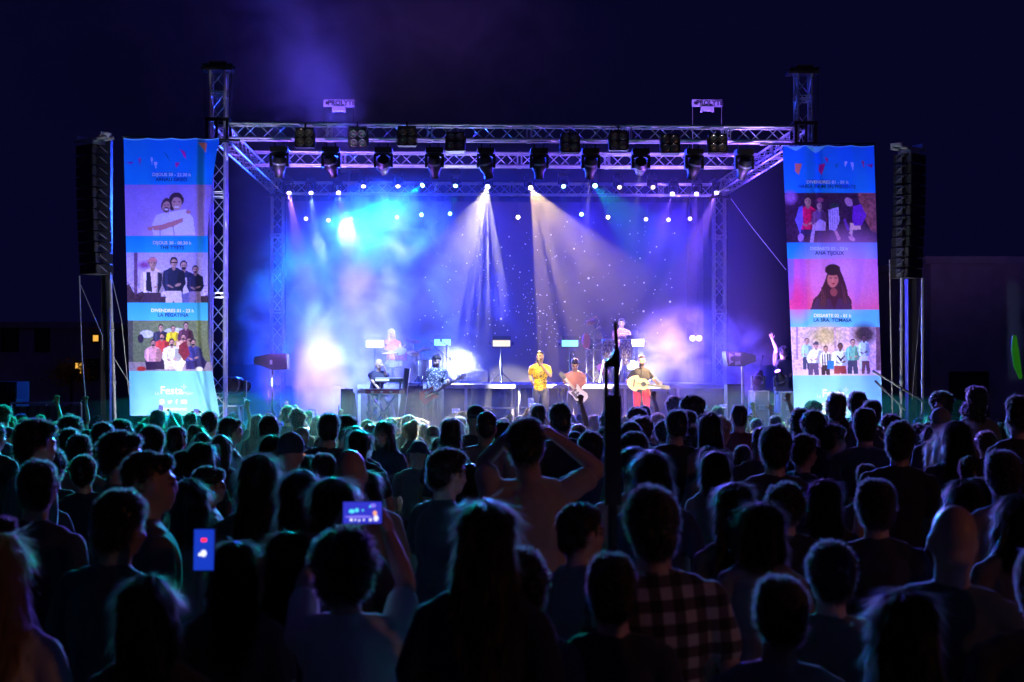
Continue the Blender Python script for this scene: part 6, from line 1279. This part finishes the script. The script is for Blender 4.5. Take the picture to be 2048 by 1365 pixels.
# ---- filling the square between them
cnt = 0; rq = random.Random(21)
pos = [(p['b'].location.x, p['b'].location.y) for p in PEOPLE]+[(PX(1060, 6.6), 6.6), (PX(692, 4.75), 4.75)]
pos += [(PX(p_, 26.6), 26.6-.7*k) for p_ in (280, 345, 410, 1600, 1665, 1730) for k in range(3)]
LIM = 296-len(PEOPLE)
for dmin, gap in ((.60, 0), (.45, 0)):
    for _ in range(60000):
        if cnt >= LIM: break
        u = rq.random(); d = 5.5+(26.8-5.5)*math.sqrt(u) if True else 0
        px = rq.uniform(-40, 2090); x = PX(px, d)
        if 5.5 < d < 9 and rq.random() < .72: continue
        if any((x-a)**2+(d-b)**2 < dmin**2 for a, b in pos): continue
        if d < 11 and any((x-a)**2 < .16 and 0 < b-d < 3.2 for a, b in pos[:len(HAND)]) and rq.random() < .85: continue
        s = rq.uniform(.90, 1.0) if d > 11 else rq.uniform(.86, .92)
        hr = rq.choice(['short', 'short', 'short', 'curly', 'long', 'long', 'bob', 'tail', 'bun', 'crop', 'backcap'] if d > 9 else ['short', 'long', 'curly', 'bob'])
        tp = 'f' if hr in ('long', 'bob', 'tail', 'bun') else rq.choice(['m', 'm', 'b']); col = rq.choice(['dark', 'dark', 'dark', 'brown', 'brown', 'blond'])
        py = HOR+(CAMZ-GZ(d)-TOPZ*s)*FPX/d
        place(px, py, d, s, tp, hr, col, rq.gauss(0, 26)); pos.append((x, d)); cnt += 1
print('crowd', len(PEOPLE), cnt)
# ---- labels
HN = {'short': 'short {c} hair', 'crop': 'cropped {c} hair', 'curly': '{c} curly hair', 'long': 'long {c} hair', 'bob': '{c} bobbed hair', 'bun': '{c} hair in a bun', 'tail': '{c} ponytail', 'cap': 'a cap', 'backcap': 'a backwards cap', 'bucket': 'a bucket hat', 'bald': 'a bald head'}
TRIM = None
ZX = [(70, 'by the left edge'), (150, 'near the far left'), (245, 'below the left tower'), (340, 'under left half of left banner'), (440, 'under right half of left banner'), (530, 'below the left moving head'), (620, 'below the left wedge speaker'), (715, 'below the bright smoke'), (800, 'below the keyboard player'), (870, 'below the bass player'), (960, 'below the dazzling lamp'), (1040, 'left below the singer'), (1110, 'directly below the singer'), (1190, 'below the electric guitarist'), (1250, 'below the congas'), (1330, 'below the acoustic guitarist'), (1420, 'below the right smoke'), (1500, 'below the right wedge speaker'), (1580, 'below the waving stagehand'), (1670, 'under left half of right banner'), (1765, 'under right half of right banner'), (1860, 'below the right tower'), (1960, 'near the far right'), (9999, 'by the right edge')]
ZY = [(828, 'farthest row'), (852, 'far rows'), (885, 'middle rows'), (935, 'nearer rows'), (1010, 'near rows'), (1080, 'close rows'), (9999, 'bottom of the picture')]
cells = {}
for p in PEOPLE:
    zx = next(t for lim, t in ZX if p['x'] < lim); zy = next(t for lim, t in ZY if p['y'] < lim)
    hn = HN[p['hair']].format(c='blond' if p['color'] == 'blond' else ('brown' if p['color'] == 'brown' else 'dark'))
    p['lab'] = p['note'] if p['note'] else f'person with {hn}, {zy} {zx}'
    cells.setdefault(p['lab'], []).append(p)
OR = ['first', 'second', 'third', 'fourth', 'fifth', 'sixth', 'seventh', 'eighth']
for lab, ps in cells.items():
    ps.sort(key=lambda q_: q_['x'])
    for i, p in enumerate(ps):
        l_ = lab if len(ps) == 1 else f'{lab}, {"left" if i == 0 else ("right" if i == len(ps)-1 else "middle")} one' if len(ps) <= 3 else f'{lab}, {OR[i]} from left'
        l_ = l_ if len(l_.split()) <= 16 else l_.replace('under left half of ', 'under ').replace('under right half of ', 'right under ').replace('bottom of the picture', 'bottom row').replace(' hair in a bun', ' bun')
        tag(p['b'], l_, 'person', 'people in the crowd')
# the warm street lamp behind the audience that gilds cheeks and shoulders from the right
r = thing('street_lamp', 'warm street lamp behind the audience to the right of the camera', 'street lamp', (15, -4, 0)); m = MB(); m.tube((0, 0, 0), (0, 0, 5.4), .08, .05, n=12); m.path([(0, 0, 5.4), (-.4, 0, 5.8), (-1.1, 0, 5.9)], .035, 8); m.build('pole', BLKM, r)
m = MB(); m.box((-1.3, 0, 5.9), (.6, .22, .10)); m.build('lamp_head', BLKM, r); m = MB(); m.box((-1.3, 0, 5.845), (.45, .16, .01)); m.build('lens', glow('sodium', (1, .45, .12), 8), r)
spot('street_light', r, (13.7, -4, 5.8), (3, 8, 1.0), (1, .36, .10), 560, 110, .8, .15)

# ---------------------------------------------------------------- what stands beyond the square
BW = mat('dark_plaster', (.5, .45, .5), .9); bumpy(BW, 2, .3, .3)
def far_building(lb, x0, x1, Y, zt, wins, lit):
    r = thing('building', lb, 'building', ((x0+x1)/2, Y, GZ(Y)), 0, 'buildings around the square'); w_ = x1-x0; h = zt-GZ(Y)
    m = MB(); m.box((0, 4, h/2), (w_, 8, h)); m.build('wall', BW, r); m = MB(); m.box((0, 4, h+.1), (w_+.5, 8.5, .25)); m.build('roof', BW, r)
    for i, (wx, wz, ww, wh) in enumerate(wins):
        m = MB(); m.box((wx, -.02, wz), (ww+.16, .06, wh+.16)); f = m.build('window', BLK, r); m = MB(); m.box((wx, -.06, wz), (ww, .02, wh))
        m.build('pane', glow('window_warm', (1, .50, .08), 1.0) if i in lit else mat('dark_pane', (.02, .02, .03), .1), f)
    return r
def wpx(px, py, Y, xc): q = P(px, py, Y); return q.x-xc, q.z-GZ(Y)
xa, xb = PX(-120, 62), PX(205, 62); xc = (xa+xb)/2
wl = [(*wpx(192, 677, 62, xc), .22, .26), (*wpx(85, 680, 62, xc), .5, .9), (*wpx(158, 737, 62, xc), .28, .45), (*wpx(20, 680, 62, xc), .6, .9), (*wpx(-30, 740, 62, xc), .6, .9), (*wpx(185, 740, 62, xc), .4, .8)]
far_building('dim house far left with one small amber window', xa, xb, 62, P(0, 655, 62).z, wl, (0, 2))
xa, xb = PX(1862, 48), PX(2300, 48); far_building('dim violet wall of a low building at the far right', xa, xb, 48, P(0, 522, 48).z, [(-2.5, 1.6, 1.2, 1.4), (1, 1.6, 1.2, 1.4)], ())
# leafy bush before the amber window
r = thing('bush', 'small bush lit amber by the window behind it at far left', 'bush', (PX(143, 60), 60, GZ(60))); m = MB(); rr = random.Random(4); hb = P(143, 735, 60).z-GZ(60)
for k in range(900):
    v = Vector((rr.gauss(0, .42), rr.gauss(0, .3), hb-.3+rr.gauss(0, .26))); a = rr.uniform(0, 6.3); u = Vector((math.cos(a), .3, math.sin(a)))*.05; w2 = Vector((-math.sin(a), .2, math.cos(a)))*.03; m.add([v-u, v+w2, v+u, v-w2], [(0, 1, 2, 3)])
m.build('foliage', hair_mat('leaf', (.08, .10, .03), (.6, .45, .06)), r, smooth=False); m = MB(); m.tube((0, 0, 0), (0, 0, hb-.2), .08, .04); m.build('trunk', BLK, r)
# white tent and container at the far left
r = thing('site_container', 'pale violet lit container standing at the left edge', 'container', (PX(-26, 27), 28.2, GZ(27))); h = PZ(765, 27)-GZ(27); m = MB(); m.box((0, 0, h/2), (.62, .8, h)); [m.box((-.28+.08*k, -.41, h/2), (.03, .03, h*.96)) for k in range(8)]; m.build('body', mat('container_paint', (.02, .018, .03), .9, 0, None, 0, .05), r)
m = MB(); m.box((.36, -.4, h*.43), (.08, .7, h*.86)); m.build('door', mat('container_door', (.02, .02, .03), .9, 0, None, 0, .05), r)
r = thing('barrier_sheet', 'low pale sheet covered barrier behind the far left heads', 'barrier', (PX(85, 26.8), 27.0, GZ(27))); h = PZ(806, 26.8)-GZ(27); m = MB()
nn = 24; vs = [Vector((-.62+1.24*i/nn, .03*math.sin(i*1.7), z*(1+.0*(i)))) for z in (0, h*(.97)) for i in range(nn+1)]; vs += [v+Vector((0, .02, 0)) for v in vs]; k = nn+1
m.add(vs, [(i, i+1, k+i+1, k+i) for i in range(nn)]+[(2*k+i+1, 2*k+i, 3*k+i, 3*k+i+1) for i in range(nn)]); m.build('sheet', mat('pale_sheet', (.10, .09, .14), .8), r); m = MB(); m.tube((-.65, 0, h), (.65, 0, h), .02); [m.tube((x, .05, 0), (x, .05, h), .02) for x in (-.65, 0, .65)]; m.build('frame', ALU, r)
